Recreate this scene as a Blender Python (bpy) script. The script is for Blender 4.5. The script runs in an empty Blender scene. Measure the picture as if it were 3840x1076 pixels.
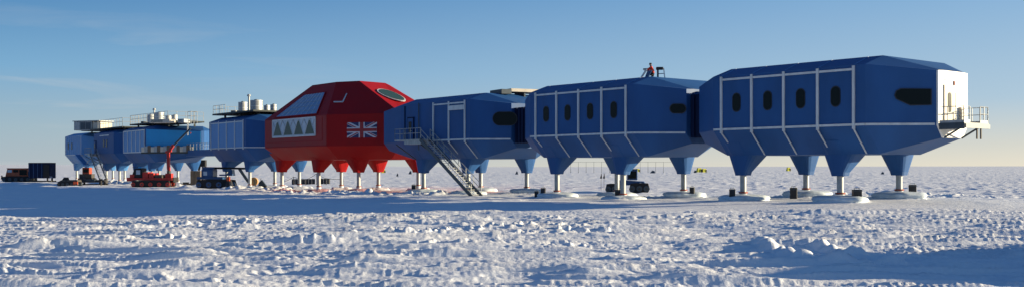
import bpy, bmesh, math, random
import numpy as np
from mathutils import Vector, Matrix
random.seed(7); np.random.seed(7)
R = math.radians
scene = bpy.context.scene
COL = scene.collection
CAMZ = 2.7
F = 3840.0
def horizon(px): return 627.5 - 6.0*px/3840.0

# ------------------------------------------------------------------ noise / terrain
_perm = np.random.RandomState(11).permutation(4096)
def _h(ix, iy): return _perm[(_perm[ix & 4095] + iy) & 4095]
def perlin(x, y):
    xi = np.floor(x).astype(np.int64); yi = np.floor(y).astype(np.int64)
    xf = x-xi; yf = y-yi
    u = xf*xf*xf*(xf*(xf*6-15)+10); v = yf*yf*yf*(yf*(yf*6-15)+10)
    def g(ix, iy, dx, dy):
        a = _h(ix, iy)*(2*math.pi/4096.0)
        return np.cos(a)*dx+np.sin(a)*dy
    n00 = g(xi, yi, xf, yf); n10 = g(xi+1, yi, xf-1, yf)
    n01 = g(xi, yi+1, xf, yf-1); n11 = g(xi+1, yi+1, xf-1, yf-1)
    return ((n00*(1-u)+n10*u)*(1-v)+(n01*(1-u)+n11*u)*v)*1.5
def fbm(x, y, o=4, g=.5):
    s = 0; a = 1.0; t = 0
    for k in range(o):
        s = s+a*perlin(x+17.3*k, y-9.1*k); t += a; a *= g
        x, y = (x*.8-y*.6)*2.03, (x*.6+y*.8)*2.03
    return s/t*1.3
def sstep(a, b, x):
    t = np.clip((x-a)/float(b-a), 0, 1); return t*t*(3-2*t)

# ------------------------------------------------------------------ module frames
class Frame:
    def __init__(s, X, Y, ang):
        s.u = (math.cos(R(ang)), -math.sin(R(ang))); s.n = (math.sin(R(ang)), math.cos(R(ang)))
        s.X, s.Y, s.ang = X, Y, ang
    def w(s, a, i):          # metres along the axis, metres in from the near wall
        return (s.X+s.u[0]*a+s.n[0]*i, s.Y+s.u[1]*a+s.n[1]*i)
    def l(s, x, y):
        dx, dy = x-s.X, y-s.Y
        return (dx*s.u[0]+dy*s.u[1], dx*s.n[0]+dy*s.n[1])
FE = Frame(18.33, 69.0, 50); FD = Frame(5.50, 84.3, 50.5); FC = Frame(-7.8, 102.0, 52)
FR = Frame(-26.4, 124.2, 52); FB = Frame(-39.4, 141.5, 52); FA = Frame(-65.2, 176.7, 52)
FG = Frame(-76.8, 192.5, 52); FH = Frame(-90.2, 210.5, 52)
LEGS = {}
W = 11.4
for nm, fr in (('E', FE), ('D', FD), ('C', FC), ('B', FB), ('A', FA), ('G', FG), ('H', FH)):
    LEGS[nm] = [(fr, a, i) for a in (-4.9, 3.1) for i in (2.0, 9.4)]
LEGS['E'] = [(FE, -4.9, 2.0), (FE, -4.75, 9.6), (FE, 3.0, 2.0), (FE, 3.1, 9.3)]
LEGS['R'] = [(FR, -8.5, 2.4), (FR, 1.7, 2.4), (FR, 8.6, 4.0)]+[(FR, a, 10.2) for a in (-7.0, 2.6, 11.8)]

TRACKS = []   # (a, b, c, width, depth, tread period)
rt = random.Random(3)
for k in range(30):
    y0 = 20+1.3*k+rt.uniform(-.6, .6)
    TRACKS.append((y0, rt.uniform(-.16, .10), rt.uniform(-.004, .004), rt.choice((.25, .38, .5)), rt.uniform(.06, .16), 0 if k % 4 else .34))
for yy, b in ((25.6, -.05), (27.7, -.05), (23.2, .02), (30.5, .03), (33.0, .03)):
    TRACKS.append((yy, b, .001, .5, .14, .42))
for yy, b in ((52.0, .22), (45.0, .12), (36.5, .05)):
    TRACKS.append((yy, b, -.0015, .6, .12, 0))
def macro(x, y):
    h = .42*sstep(0, 1, 1-np.hypot((x-27)/24, (y-73)/24))
    h = h-.30*sstep(4, -30, x)*sstep(10, 45, y)*(1-sstep(260, 600, y))
    h = h+.10*fbm(x/14, y/9, 3)*sstep(6, 30, y)
    # unseen banks added beyond the right edge to throw the long shade in the corner
    yy = y+.10*(x-17)
    shade_bank = 2.3*np.exp(-((yy-26.6)/4.7)**4)*sstep(15.6, 18.4, x)*(1-sstep(23, 30, x))
    shade_bank = shade_bank+1.25*np.exp(-((yy-37.2)/1.2)**4)*sstep(21.0, 22.6, x)*(1-sstep(27, 32, x))
    h = h+shade_bank*(1+.22*fbm(x/2.6, y/2.6, 3))
    # low ice rise far to the left
    h = h+16*sstep(1500, 3600, y)*sstep(-300, -2500, x)
    return h
def rubble(x, y, cx, cy, ang, ln, wd, amp, sc):
    c, s = math.cos(R(ang)), math.sin(R(ang))
    a = (x-cx)*c+(y-cy)*s; b = -(x-cx)*s+(y-cy)*c
    if x.size > 4 and (y.min() > cy+ln*1.6+4 or y.max() < cy-ln*1.6-4): return 0
    m = np.exp(-(a/ln)**4-(b/wd)**2)
    m = m*np.clip(.55+1.1*perlin(x/(sc*3.3)+9, y/(sc*3.3)), 0, 1)
    n1 = np.clip(perlin(x/sc, y/sc)+.12, 0, .42)/.42; n2 = np.clip(perlin(x/sc*2.1+5, y/sc*2.1)+.05, 0, .4)/.4
    return np.minimum(.36 if cy < 60 else 9, amp*m)*(.15+.55*n1+.30*n2*(.4+.6*n1)+.10*perlin(x/sc*6, y/sc*6))
def ground(x, y):
    x = np.asarray(x, float); y = np.asarray(y, float)
    h = macro(x, y)
    near = 1-sstep(58, 66, y+.10*x)          # churned foreground
    far = sstep(95, 140, y)
    base = .35+.65*near
    # wind-packed ridges drawn out roughly along the tracks
    w1 = fbm(x/4.2+.3*perlin(x/9, y/9), y/1.0, 4)
    h = h+.048*w1*(.35+.65*near)
    # low steps: long thin scarps that throw long shade
    sc1 = perlin(x/5.5+11, y/.8+.25*perlin(x/3, y/2)+3)
    h = h+.08*sstep(.16, .26, sc1)*near
    sc2 = perlin(x/2.6+31, y/.42+.3*perlin(x/1.5, y/1.1)+13)
    h = h+.05*sstep(.20, .30, sc2)*near
    # packed lanes: everything rough is pressed flat there
    lane = 0
    for (a, b, c, wd, dp, per) in (TRACKS if near.max() > 0 else ()):
        if y.min() > a+9 or y.max() < a-9: continue
        yc = a+b*x+c*x*x+.35*perlin(x/11+a, x*0+a)
        fade = sstep(-.25, .1, perlin(x/8+a*3, x*0+a*2))
        for off in (0, 1.75): lane = np.maximum(lane, fade*np.exp(-((y-yc-off)/(wd*1.15))**4))
    calm = (1-.85*lane)*(1-.45*sstep(2, 12, x)*sstep(33, 40, y))
    # crumbs, only in patches
    pm = fbm(x/6+40, y/2.6, 3)
    mask = np.clip(-.10+2.2*pm, .02, 1)*near*calm+.07*(1-near)
    c1 = np.clip(perlin(x/.36, y/.42)-.22, 0, 1); c2 = np.clip(perlin(x/.16+7, y/.20)-.16, 0, 1)
    h = h+mask*(.09*c1+.07*c2)
    h = h+near*.012*calm*perlin(x/.15, y/.22)
    # vehicle tracks
    for (a, b, c, wd, dp, per) in (TRACKS if near.max() > 0 else ()):
        if y.min() > a+9 or y.max() < a-9: continue
        yc = a+b*x+c*x*x+.35*perlin(x/11+a, x*0+a)
        fade = sstep(-.15, .25, perlin(x/8+a*3, x*0+a*2))*near
        for off in (0, 1.75):
            d = (y-yc-off)/wd
            prof = np.exp(-d**6)
            tread = (np.clip(3*np.sin(2*math.pi*(x+.8*d*wd)/per+1.5*perlin(x/1.3, y/1.1)), -1, 1)*.5*np.clip(.6+1.6*perlin(x/2.1+5, y/2), 0, 1)) if per else 0
            h = h+fade*(-dp*.60*prof+.034*tread*prof+dp*.85*np.exp(-((np.abs(d)-1.35)/.28)**2))
    # ridges of broken blocks
    for args in ((-4.2, 41.3, 34, 4.2, .95, .28, .36), (-6.4, 36.8, 12, 1.6, .5, .22, .4), (.6, 45.5, 8, 3.0, .9, .30, .5), (1.5, 41, 20, 2.6, .8, .26, .4), (-2.2, 35.5, 30, 2.2, .6, .30, .4),
                 (-12, 52, 5, 9, 1.3, .20, .4), (-9.5, 34.5, -6, 1.4, .5, .16, .35), (-13.2, 40, 4, 3.2, .7, .18, .4), (12.2, 31.5, -8, 1.7, .5, .14, .4), (4, 52, 0, 6, .9, .14, .4), (9.3, 31.0, 70, 1.5, .45, .14, .4),
                 (-20, 112, -50, 12, 1.7, .62, .9), (-13, 104.5, -38, 6, 1.4, .45, .8), (-8.5, 101, -30, 4, 1.3, .6, .8), (-30, 129, -52, 6, 1.6, .5, .9), (-38, 139, -52, 8, 1.8, .55, 1.0),
                 (29, 80, -10, 9, 3.5, .40, .7), (14, 88, -50, 5, 3.2, .16, .6), (-60, 172, -52, 16, 2.4, .7, 1.2), (-75, 190, -52, 12, 3, .8, 1.3), (-47, 153, -52, 6, 2, .6, 1.2)):
        h = h+rubble(x, y, *args)
    # turned slabs left by a tractor pivoting
    for (cx, cy, r0, a0, a1) in ((11.6, 31.6, 3.5, 150, 235), (12.9, 31.2, 3.2, 150, 225)):
        rr = np.hypot(x-cx, (y-cy)*.55); an = np.degrees(np.arctan2((y-cy)*.55, x-cx)) % 360
        m = sstep(a0, a0+8, an)*(1-sstep(a1-8, a1, an))
        h = h+m*.20*sstep(-.35, -.05, rr-r0)*(1-sstep(0, .5, rr-r0))
    # smooth drift in the lee, nearer side of the line of modules
    # mounds round the feet
    for key in LEGS:
        for (fr, a, i) in LEGS[key]:
            px, py = fr.w(a, i); d2 = np.hypot(x-px, (y-py))
            rad = (1.9 if key in 'EDC' else 2.0) if key != 'R' else 1.5; pad = key in 'EDC'
            nz = .22*perlin(x*1.1, y*1.1)+(.12*perlin(x*2.7, y*2.7) if key in 'EDC' else 0)
            h = h+((.16+1.0*nz) if pad else (.27+.5*nz))*(1-sstep(.84, 1.02, d2/rad+nz*.5))
    # far field: gentle lumps that read as the textured plain
    pl = sstep(62, 90, y+.5*np.clip(x-20, 0, 40))*(1-sstep(600, 1500, y))
    h = h+pl*(.21*np.clip(fbm(x/3.2, y/3.6, 3)-.08, 0, 1)+.20*np.clip(perlin(x/1.1+3, y/1.2)-.3, 0, 1)*sstep(24, 40, x+.02*y))
    return h
def gz(x, y): return float(ground(np.array([x]), np.array([y]))[0])
def at(px, Y): return ((px-1920)/F*Y, Y)
def ray(px, py): return Vector(((px-1920)/F, 1.0, (horizon(px)-py)/F))
def hit(px, py, P, N):
    d = ray(px, py); o = Vector((0, 0, CAMZ)); t = (Vector(P)-o).dot(N)/d.dot(N); return o+d*t

# ------------------------------------------------------------------ materials
def mat(name, col, rough=.5, metal=0, var=.0, vscale=1.5, bump=0, bscale=20, spec=.5, coat=0, emis=None):
    m = bpy.data.materials.new(name); m.use_nodes = True
    nt = m.node_tree; b = nt.nodes['Principled BSDF']
    b.inputs['Base Color'].default_value = (*col, 1); b.inputs['Roughness'].default_value = rough
    b.inputs['Metallic'].default_value = metal; b.inputs['Specular IOR Level'].default_value = spec
    tc = nt.nodes.new('ShaderNodeTexCoord')
    if var:
        n = nt.nodes.new('ShaderNodeTexNoise'); n.inputs['Scale'].default_value = vscale; n.inputs['Detail'].default_value = 6
        mp = nt.nodes.new('ShaderNodeMapping'); mp.inputs['Scale'].default_value = (1, 1, .35)
        nt.links.new(tc.outputs['Object'], mp.inputs[0]); nt.links.new(mp.outputs[0], n.inputs['Vector'])
        r = nt.nodes.new('ShaderNodeValToRGB'); r.color_ramp.elements[0].position = .3; r.color_ramp.elements[1].position = .72
        r.color_ramp.elements[0].color = (*[c*(1-var) for c in col], 1); r.color_ramp.elements[1].color = (*[min(1, c*(1+var)) for c in col], 1)
        nt.links.new(n.outputs['Fac'], r.inputs[0]); nt.links.new(r.outputs[0], b.inputs['Base Color'])
        mr = nt.nodes.new('ShaderNodeMapRange'); mr.inputs['To Min'].default_value = rough*.85; mr.inputs['To Max'].default_value = min(1, rough*1.2)
        nt.links.new(n.outputs['Fac'], mr.inputs[0]); nt.links.new(mr.outputs[0], b.inputs['Roughness'])
    if bump:
        n2 = nt.nodes.new('ShaderNodeTexNoise'); n2.inputs['Scale'].default_value = bscale; n2.inputs['Detail'].default_value = 4
        bp = nt.nodes.new('ShaderNodeBump'); bp.inputs['Strength'].default_value = bump; bp.inputs['Distance'].default_value = .02
        nt.links.new(tc.outputs['Object'], n2.inputs['Vector']); nt.links.new(n2.outputs['Fac'], bp.inputs['Height']); nt.links.new(bp.outputs[0], b.inputs['Normal'])
    return m
M = {}
M['blue'] = mat('blue_cladding', (.018, .084, .25), .55, var=.16, vscale=.5, bump=.05, bscale=3, spec=.25)
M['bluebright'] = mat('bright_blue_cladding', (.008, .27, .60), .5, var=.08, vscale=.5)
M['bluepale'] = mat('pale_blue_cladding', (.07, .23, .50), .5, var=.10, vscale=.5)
M['bluevehicle'] = mat('dark_blue_paint', (.015, .06, .17), .35, var=.2)
M['navy'] = mat('navy_cladding', (.008, .016, .05), .7, var=.15, spec=.08)
M['red'] = mat('red_cladding', (.30, .006, .008), .55, var=.08, vscale=.5, bump=.05, bscale=3, spec=.15)
M['redpale'] = mat('weathered_red_cladding', (.30, .028, .028), .6, var=.12, vscale=.7, spec=.2)
M['trim'] = mat('pale_metal_trim', (.55, .58, .60), .4, var=.12, vscale=3)
M['white'] = mat('white_panel', (.80, .78, .72), .5, var=.05, vscale=1)
M['glass'] = mat('dark_window_glass', (.003, .008, .010), .25, spec=.12)
M['frame'] = mat('black_window_gasket', (.006, .010, .02), .5)
M['skylight'] = mat('translucent_skylight', (.16, .25, .42), .35, var=.15, vscale=2)
M['panelwhite'] = mat('pale_glazing_panel', (.40, .47, .55), .4, var=.12, vscale=2)
M['greenglass'] = mat('green_tinted_glass', (.03, .065, .055), .3, spec=.2)
M['steel'] = mat('galvanised_steel', (.34, .36, .37), .5, .3, var=.2, vscale=4)
M['darksteel'] = mat('dark_steel', (.05, .07, .09), .5, .3, var=.2, vscale=4)
M['rust'] = mat('rust_red_collar', (.30, .05, .025), .7, var=.3, vscale=6)
M['rubber'] = mat('black_rubber', (.010, .010, .012), .75, var=.2, vscale=4)
M['crate'] = mat('black_crate_plastic', (.018, .018, .022), .6, var=.3, vscale=6)
M['vred'] = mat('red_vehicle_paint', (.42, .022, .012), .45, var=.25, vscale=3)
M['vorange'] = mat('orange_vehicle_paint', (.34, .07, .022), .5, var=.3, vscale=2)
M['grime'] = mat('grimy_metal', (.05, .045, .04), .7, var=.4, vscale=4)
M['yellow'] = mat('yellow_fabric', (.50, .48, .04), .7, var=.2, vscale=1)
M['wood'] = mat('weathered_plywood', (.13, .10, .075), .8, var=.3, vscale=3)
M['cream'] = mat('cream_metal', (.55, .50, .42), .6, var=.12, vscale=1.5)
M['deck'] = mat('dark_deck', (.04, .05, .05), .7, var=.2, vscale=2)
M['flagblue'] = mat('flag_blue', (.012, .015, .10), .5)
M['flagwhite'] = mat('flag_white', (.55, .56, .62), .5)
M['flagred'] = mat('flag_red', (.30, .010, .014), .5)
M['jacket'] = mat('red_jacket', (.75, .05, .02), .8, var=.15, vscale=8)
M['trousers'] = mat('black_trousers', (.02, .02, .025), .8)
M['skin'] = mat('skin', (.45, .26, .18), .6)
M['hat'] = mat('dark_hat', (.03, .035, .05), .9)
M['orange'] = mat('orange_plastic', (.75, .10, .02), .5)
M['tan'] = mat('tan_wood', (.55, .32, .14), .7, var=.2, vscale=5)

def snow_mat():
    m = bpy.data.materials.new('packed_snow'); m.use_nodes = True; nt = m.node_tree; b = nt.nodes['Principled BSDF']
    geo = nt.nodes.new('ShaderNodeNewGeometry')
    n = nt.nodes.new('ShaderNodeTexNoise'); n.inputs['Scale'].default_value = .35; n.inputs['Detail'].default_value = 8
    nt.links.new(geo.outputs['Position'], n.inputs['Vector'])
    r = nt.nodes.new('ShaderNodeValToRGB'); r.color_ramp.elements[0].position = .3; r.color_ramp.elements[1].position = .7
    r.color_ramp.elements[0].color = (.74, .77, .83, 1); r.color_ramp.elements[1].color = (.84, .84, .85, 1)
    nt.links.new(n.outputs['Fac'], r.inputs[0])
    # red light bounced off the red module, painted into the snow colour
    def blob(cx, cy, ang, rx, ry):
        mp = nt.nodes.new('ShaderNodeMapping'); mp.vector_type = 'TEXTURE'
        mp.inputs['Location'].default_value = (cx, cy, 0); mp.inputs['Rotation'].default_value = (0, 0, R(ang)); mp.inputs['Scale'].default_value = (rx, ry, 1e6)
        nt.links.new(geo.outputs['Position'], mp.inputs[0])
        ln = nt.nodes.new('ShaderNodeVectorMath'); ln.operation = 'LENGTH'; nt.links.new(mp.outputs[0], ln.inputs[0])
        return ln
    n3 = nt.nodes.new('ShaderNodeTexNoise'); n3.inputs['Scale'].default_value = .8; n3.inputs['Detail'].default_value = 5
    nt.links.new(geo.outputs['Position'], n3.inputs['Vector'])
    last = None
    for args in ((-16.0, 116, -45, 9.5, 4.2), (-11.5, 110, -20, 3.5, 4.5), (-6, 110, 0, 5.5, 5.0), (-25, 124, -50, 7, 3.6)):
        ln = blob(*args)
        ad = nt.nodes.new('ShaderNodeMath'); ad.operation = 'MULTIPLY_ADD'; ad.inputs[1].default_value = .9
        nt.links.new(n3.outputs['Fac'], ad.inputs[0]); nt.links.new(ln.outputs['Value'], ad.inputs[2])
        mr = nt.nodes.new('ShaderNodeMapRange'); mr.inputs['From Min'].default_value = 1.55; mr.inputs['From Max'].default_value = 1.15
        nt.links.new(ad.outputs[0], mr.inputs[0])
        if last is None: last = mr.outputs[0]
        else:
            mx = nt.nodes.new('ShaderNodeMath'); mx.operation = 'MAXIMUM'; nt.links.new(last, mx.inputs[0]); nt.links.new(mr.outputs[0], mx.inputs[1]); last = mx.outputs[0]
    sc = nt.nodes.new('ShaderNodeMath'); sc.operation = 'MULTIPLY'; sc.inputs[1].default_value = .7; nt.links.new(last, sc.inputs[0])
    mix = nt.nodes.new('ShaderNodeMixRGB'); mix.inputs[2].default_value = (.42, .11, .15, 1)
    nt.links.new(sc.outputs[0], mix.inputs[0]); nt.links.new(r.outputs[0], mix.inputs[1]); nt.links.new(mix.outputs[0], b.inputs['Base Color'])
    b.inputs['Roughness'].default_value = .75; b.inputs['Specular IOR Level'].default_value = .25
    # grain
    mp = nt.nodes.new('ShaderNodeMapping'); mp.inputs['Scale'].default_value = (1, 1.6, 1)
    nt.links.new(geo.outputs['Position'], mp.inputs[0])
    n2 = nt.nodes.new('ShaderNodeTexNoise'); n2.inputs['Scale'].default_value = 3.5; n2.inputs['Detail'].default_value = 7; n2.inputs['Roughness'].default_value = .65
    nt.links.new(mp.outputs[0], n2.inputs['Vector'])
    n4 = nt.nodes.new('ShaderNodeTexNoise'); n4.inputs['Scale'].default_value = .16; n4.inputs['Detail'].default_value = 6; n4.inputs['Roughness'].default_value = .6
    mp4 = nt.nodes.new('ShaderNodeMapping'); mp4.inputs['Scale'].default_value = (.6, 1.6, 1)
    nt.links.new(geo.outputs['Position'], mp4.inputs[0]); nt.links.new(mp4.outputs[0], n4.inputs['Vector'])
    b1 = nt.nodes.new('ShaderNodeBump'); b1.inputs['Strength'].default_value = .55; b1.inputs['Distance'].default_value = .10
    b2 = nt.nodes.new('ShaderNodeBump'); b2.inputs['Strength'].default_value = .5; b2.inputs['Distance'].default_value = .35
    nt.links.new(n4.outputs['Fac'], b2.inputs['Height']); nt.links.new(n2.outputs['Fac'], b1.inputs['Height'])
    nt.links.new(b2.outputs[0], b1.inputs['Normal']); nt.links.new(b1.outputs[0], b.inputs['Normal'])
    return m
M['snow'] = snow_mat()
M['icedski'] = mat('ice_caked_ski', (.60, .67, .72), .75, var=.16, vscale=2.5, bump=.8, bscale=5)

# ------------------------------------------------------------------ mesh helpers
class MB:
    def __init__(s): s.v = []; s.f = []; s.mi = []; s.mats = []; s.sm = []
    def m(s, name):
        if name not in s.mats: s.mats.append(name)
        return s.mats.index(name)
    def add(s, vs, fs, mt, smooth=False):
        o = len(s.v); s.v += [tuple(v) for v in vs]; k = s.m(mt)
        for f in fs: s.f.append(tuple(o+i for i in f)); s.mi.append(k); s.sm.append(smooth)
    def hexa(s, p, mt):     # 8 points: bottom 4 ccw, top 4 ccw
        s.add(p, [(3, 2, 1, 0), (4, 5, 6, 7), (0, 1, 5, 4), (1, 2, 6, 5), (2, 3, 7, 6), (3, 0, 4, 7)], mt)
    def box(s, c, d, mt, rz=0, ry=0):
        x, y, z = [k/2 for k in d]; mt4 = Matrix.Rotation(rz, 3, 'Z') @ Matrix.Rotation(ry, 3, 'Y')
        p = [Vector(c)+mt4 @ Vector(q) for q in ((-x, -y, -z), (x, -y, -z), (x, y, -z), (-x, y, -z), (-x, -y, z), (x, -y, z), (x, y, z), (-x, y, z))]
        s.hexa(p, mt)
    def b2(s, a, b, mt):
        s.box([(a[k]+b[k])/2 for k in range(3)], [abs(b[k]-a[k]) for k in range(3)], mt)
    def tube(s, a, b, r, mt, n=8, r2=None, cap=True):
        a, b = Vector(a), Vector(b); d = (b-a).normalized(); r2 = r if r2 is None else r2
        up = Vector((0, 0, 1)) if abs(d.z) < .9 else Vector((1, 0, 0)); e = d.cross(up).normalized(); g = d.cross(e)
        vs = []
        for k in range(n):
            t = 2*math.pi*k/n; vs.append(a+(e*math.cos(t)+g*math.sin(t))*r)
        for k in range(n):
            t = 2*math.pi*k/n; vs.append(b+(e*math.cos(t)+g*math.sin(t))*r2)
        s.add(vs, [(k, (k+1) % n, n+(k+1) % n, n+k) for k in range(n)], mt, n > 6)
        if cap: s.add(vs, [tuple(range(n-1, -1, -1)), tuple(range(n, 2*n))], mt)
    def bar(s, a, b, w, h, mt, up=(0, 0, 1)):
        a, b = Vector(a), Vector(b); d = (b-a).normalized(); up = Vector(up)
        e = d.cross(up).normalized(); g = e.cross(d).normalized(); e *= w/2; g *= h/2
        s.hexa([a-e-g, a+e-g, b+e-g, b-e-g, a-e+g, a+e+g, b+e+g, b-e+g], mt)
    def prism(s, pts, off, mt):     # polygon extruded by vector
        n = len(pts); off = Vector(off); a = [Vector(p) for p in pts]; b = [p+off for p in a]
        s.add(a+b, [tuple(range(n-1, -1, -1)), tuple(range(n, 2*n))]+[(k, (k+1) % n, n+(k+1) % n, n+k) for k in range(n)], mt)
    def build(s, name, parent=None, label=None, bevel=0):
        me = bpy.data.meshes.new(name); me.from_pydata(s.v, [], s.f); me.update()
        for k in s.mats: me.materials.append(M[k])
        me.polygons.foreach_set('material_index', s.mi); me.polygons.foreach_set('use_smooth', s.sm)
        bm = bmesh.new(); bm.from_mesh(me); bmesh.ops.recalc_face_normals(bm, faces=bm.faces); bm.to_mesh(me); bm.free()
        o = bpy.data.objects.new(name, me); COL.objects.link(o)
        if parent: o.parent = parent
        if label: o['label'] = label
        if bevel:
            md = o.modifiers.new('bevel', 'BEVEL'); md.width = bevel; md.segments = 2; md.limit_method = 'ANGLE'; md.angle_limit = R(20)
        return o
def tag(o, label, cat, group=None):
    o['label'] = label; o['category'] = cat
    if group: o['group'] = group
    return o
def empty(name, loc, rz, label, cat, group=None):
    o = bpy.data.objects.new(name, None); COL.objects.link(o); o.location = loc; o.rotation_euler = (0, 0, rz); o.empty_display_size = .3
    return tag(o, label, cat, group)
def copy_tree(o, parent=None):
    c = o.copy(); COL.objects.link(c); c.parent = parent
    for ch in list(o.children): copy_tree(ch, c)
    return c

# ------------------------------------------------------------------ ground sheet
def make_ground():
    ang = np.concatenate([np.arange(-180, -34, 3.0), np.arange(-34, 34.001, .056), np.arange(36, 180, 3.0)])
    r = [.6]
    while r[-1] < 16: r.append(r[-1]*1.12)
    r[-1] = 16
    while r[-1] < 135: r.append(r[-1]*1.0031)
    while r[-1] < 330: r.append(r[-1]*1.006)
    while r[-1] < 12000: r.append(r[-1]*1.035)
    r = np.array(r); A, Rr = np.meshgrid(np.radians(ang), r)
    X = Rr*np.sin(A); Y = Rr*np.cos(A)
    Z = np.empty_like(X); n0 = 0
    for k in range(0, X.shape[0], 60):
        Z[k:k+60] = ground(X[k:k+60], Y[k:k+60])
    dense = (np.abs(A) < R(34.5)) & (Rr > 15)
    Z = np.where(dense, Z, macro(X, Y))
    nr, na = X.shape
    co = np.stack([X, Y, Z], -1).reshape(-1, 3)
    i = np.arange(nr-1)[:, None]*na; j = np.arange(na)[None, :]; j2 = (j+1) % na
    q = np.stack([i+j, i+na+j, i+na+j2, i+j2], -1).reshape(-1, 4)[:, ::-1]
    me = bpy.data.meshes.new('snow_ground'); me.vertices.add(len(co)); me.vertices.foreach_set('co', co.astype(np.float32).ravel())
    me.loops.add(q.size); me.loops.foreach_set('vertex_index', q.astype(np.int32).ravel())
    me.polygons.add(len(q)); me.polygons.foreach_set('loop_start', np.arange(0, q.size, 4, dtype=np.int32))
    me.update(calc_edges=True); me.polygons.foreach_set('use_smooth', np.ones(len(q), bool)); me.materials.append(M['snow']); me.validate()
    o = bpy.data.objects.new('snow_ground', me); COL.objects.link(o); o['kind'] = 'structure'
    if me.polygons[len(q)//2].normal.z < 0:
        me.flip_normals()
make_ground()

# ------------------------------------------------------------------ blue modules
ZB, ZBAND, ZTOP, ZROOF, ZEB, ZET, ZCOWL = 3.48, 5.27, 9.10, 9.74, 4.45, 8.62, 2.05
def pill(cx, cz, w, h, n=8):
    r = min(w, h)/2; pts = []
    for q, (sx, sz) in enumerate(((1, 1), (-1, 1), (-1, -1), (1, -1))):
        for k in range(n+1):
            t = math.pi/2*(q+k/n); pts.append((cx+sx*(w/2-r)+r*math.cos(t), cz+sz*(h/2-r)+r*math.sin(t)))
    return pts
def window(parent, O, U, N, poly, label=None, glass='glass'):
    """poly in (along U, z) on plane through O; N outward"""
    O, U, N = Vector(O), Vector(U), Vector(N)
    cx = sum(p[0] for p in poly)/len(poly); cz = sum(p[1] for p in poly)/len(poly)
    f = MB(); big = []
    for a, z in poly:
        d = math.hypot(a-cx, z-cz); k = (d+.07)/d; big.append(O+U*(cx+(a-cx)*k)+Vector((0, 0, cz+(z-cz)*k))-N*.05)
    f.prism(big, N*.08, 'frame'); fo = f.build('window', parent, label)
    g = MB(); g.prism([O+U*a+Vector((0, 0, z))-N*.04 for a, z in poly], N*.085, glass); g.build('pane', fo)
def leg(parent, a, i, ztop, gzl, mt='blue', rt=.85, rb=.42, far=False, zc=ZCOWL, out0=0., ski=False):
    m = MB(); sg = 1 if far else -1
    # tapered cover; outer side nearly upright
    def ring(z, h, oi, n=16, p=4):
        pts = []
        for k in range(n):
            t = 2*math.pi*(k+.5)/n; c, s = math.cos(t), math.sin(t)
            x = abs(c)**(2/p)*(1 if c > 0 else -1); y = abs(s)**(2/p)*(1 if s > 0 else -1)
            pts.append((a+x*h, i+oi+y*h, z))
        return pts
    if far: rings = [ring(ztop+.9, rt*1.25, -.35), ring(ztop-.02, rt, -.22)]
    else:      # outer face flush with the sloping hull
        o0 = out0+1.45; o1 = out0+.70
        rings = [ring(ztop+.9, rt*1.18, o1+rt*1.18-i), ring(ztop-.02, rt, o0+rt-i)]
    rings += [ ring(zc+.25, rb*1.12, 0), ring(zc, rb, 0), ring(zc-.001, rb*.8, 0)]
    vs = sum(rings, []); n = 16; fs = []
    for q in range(len(rings)-1):
        fs += [(q*n+k, q*n+(k+1) % n, (q+1)*n+(k+1) % n, (q+1)*n+k) for k in range(n)]
    fs.append(tuple(range((len(rings)-1)*n, len(rings)*n)))
    m.add(vs, fs, mt, False)
    lo = m.build('leg', parent)
    for p in lo.data.polygons: p.use_smooth = False
    g = MB(); g.tube((a, i, zc+.02), (a, i, gzl-.3), .22, 'steel', 14); g.build('piston', lo)
    c = MB(); c.tube((a, i, gzl+.30), (a, i, gzl+.40), .33, 'rust', 14); c.build('collar', lo)
    f = MB(); f.tube((a, i, gzl-.05), (a, i, gzl+.30), .31, 'icedski', 14, .27); f.build('foot', lo)
    if ski:
        f = MB(); n = 40; rr = random.Random(int(a*100+i*10)); ph = [rr.uniform(0, 6.28) for _ in range(4)]; rg_ = []
        for (k, z) in ((1.62, -.14), (1.80, .04), (1.72, .19), (1.40, .27), (.5, .34)):
            rg_.append([(a+k*1.05*math.cos(t)*(1+.05*math.sin(3*t+ph[0])+.035*math.sin(7*t+ph[1])), i+k*math.sin(t)*(1+.05*math.sin(4*t+ph[2])), gzl-.10+z+.03*math.sin(5*t+ph[3])*(k > .6)) for t in [2*math.pi*j/n for j in range(n)]])
        vs = sum(rg_, []); fs = [(q*n+j, q*n+(j+1) % n, (q+1)*n+(j+1) % n, (q+1)*n+j) for q in range(4) for j in range(n)]+[tuple(range(4*n, 5*n))]
        f.add(vs, fs, 'icedski', True); f.build('ski', lo)
def shell_rings(L, sL, eL, eLf, sR, eR, eRf, W=W):
    def mid(s, dr=0, db=0, dbf=0):
        return [(s+db, 1.5, ZB), (s, 0, ZBAND), (s, 0, ZTOP), (s+dr, 1.75, ZROOF), (s+dr, W-1.75, ZROOF), (s, W, ZTOP), (s, W, ZBAND), (s+dbf, W-2.4, ZB)]
    def end(s, e, ef):
        q = min(.8, (W-e-ef)/3)
        return [(s, e+q*.8, ZEB), (s, e, ZBAND-.05), (s, e, ZET), (s, e+q, ZET+.03), (s, W-ef-q, ZET+.03), (s, W-ef, ZET), (s, W-ef, ZBAND-.05), (s, W-ef-q*.8, ZEB)]
    return [end(-sL, eL, eLf), mid(-L/2-.75, .25, .1, 1.2), mid(L/2+.8, .2, .1, -1.2), end(sR, eR, eRf)]
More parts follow.
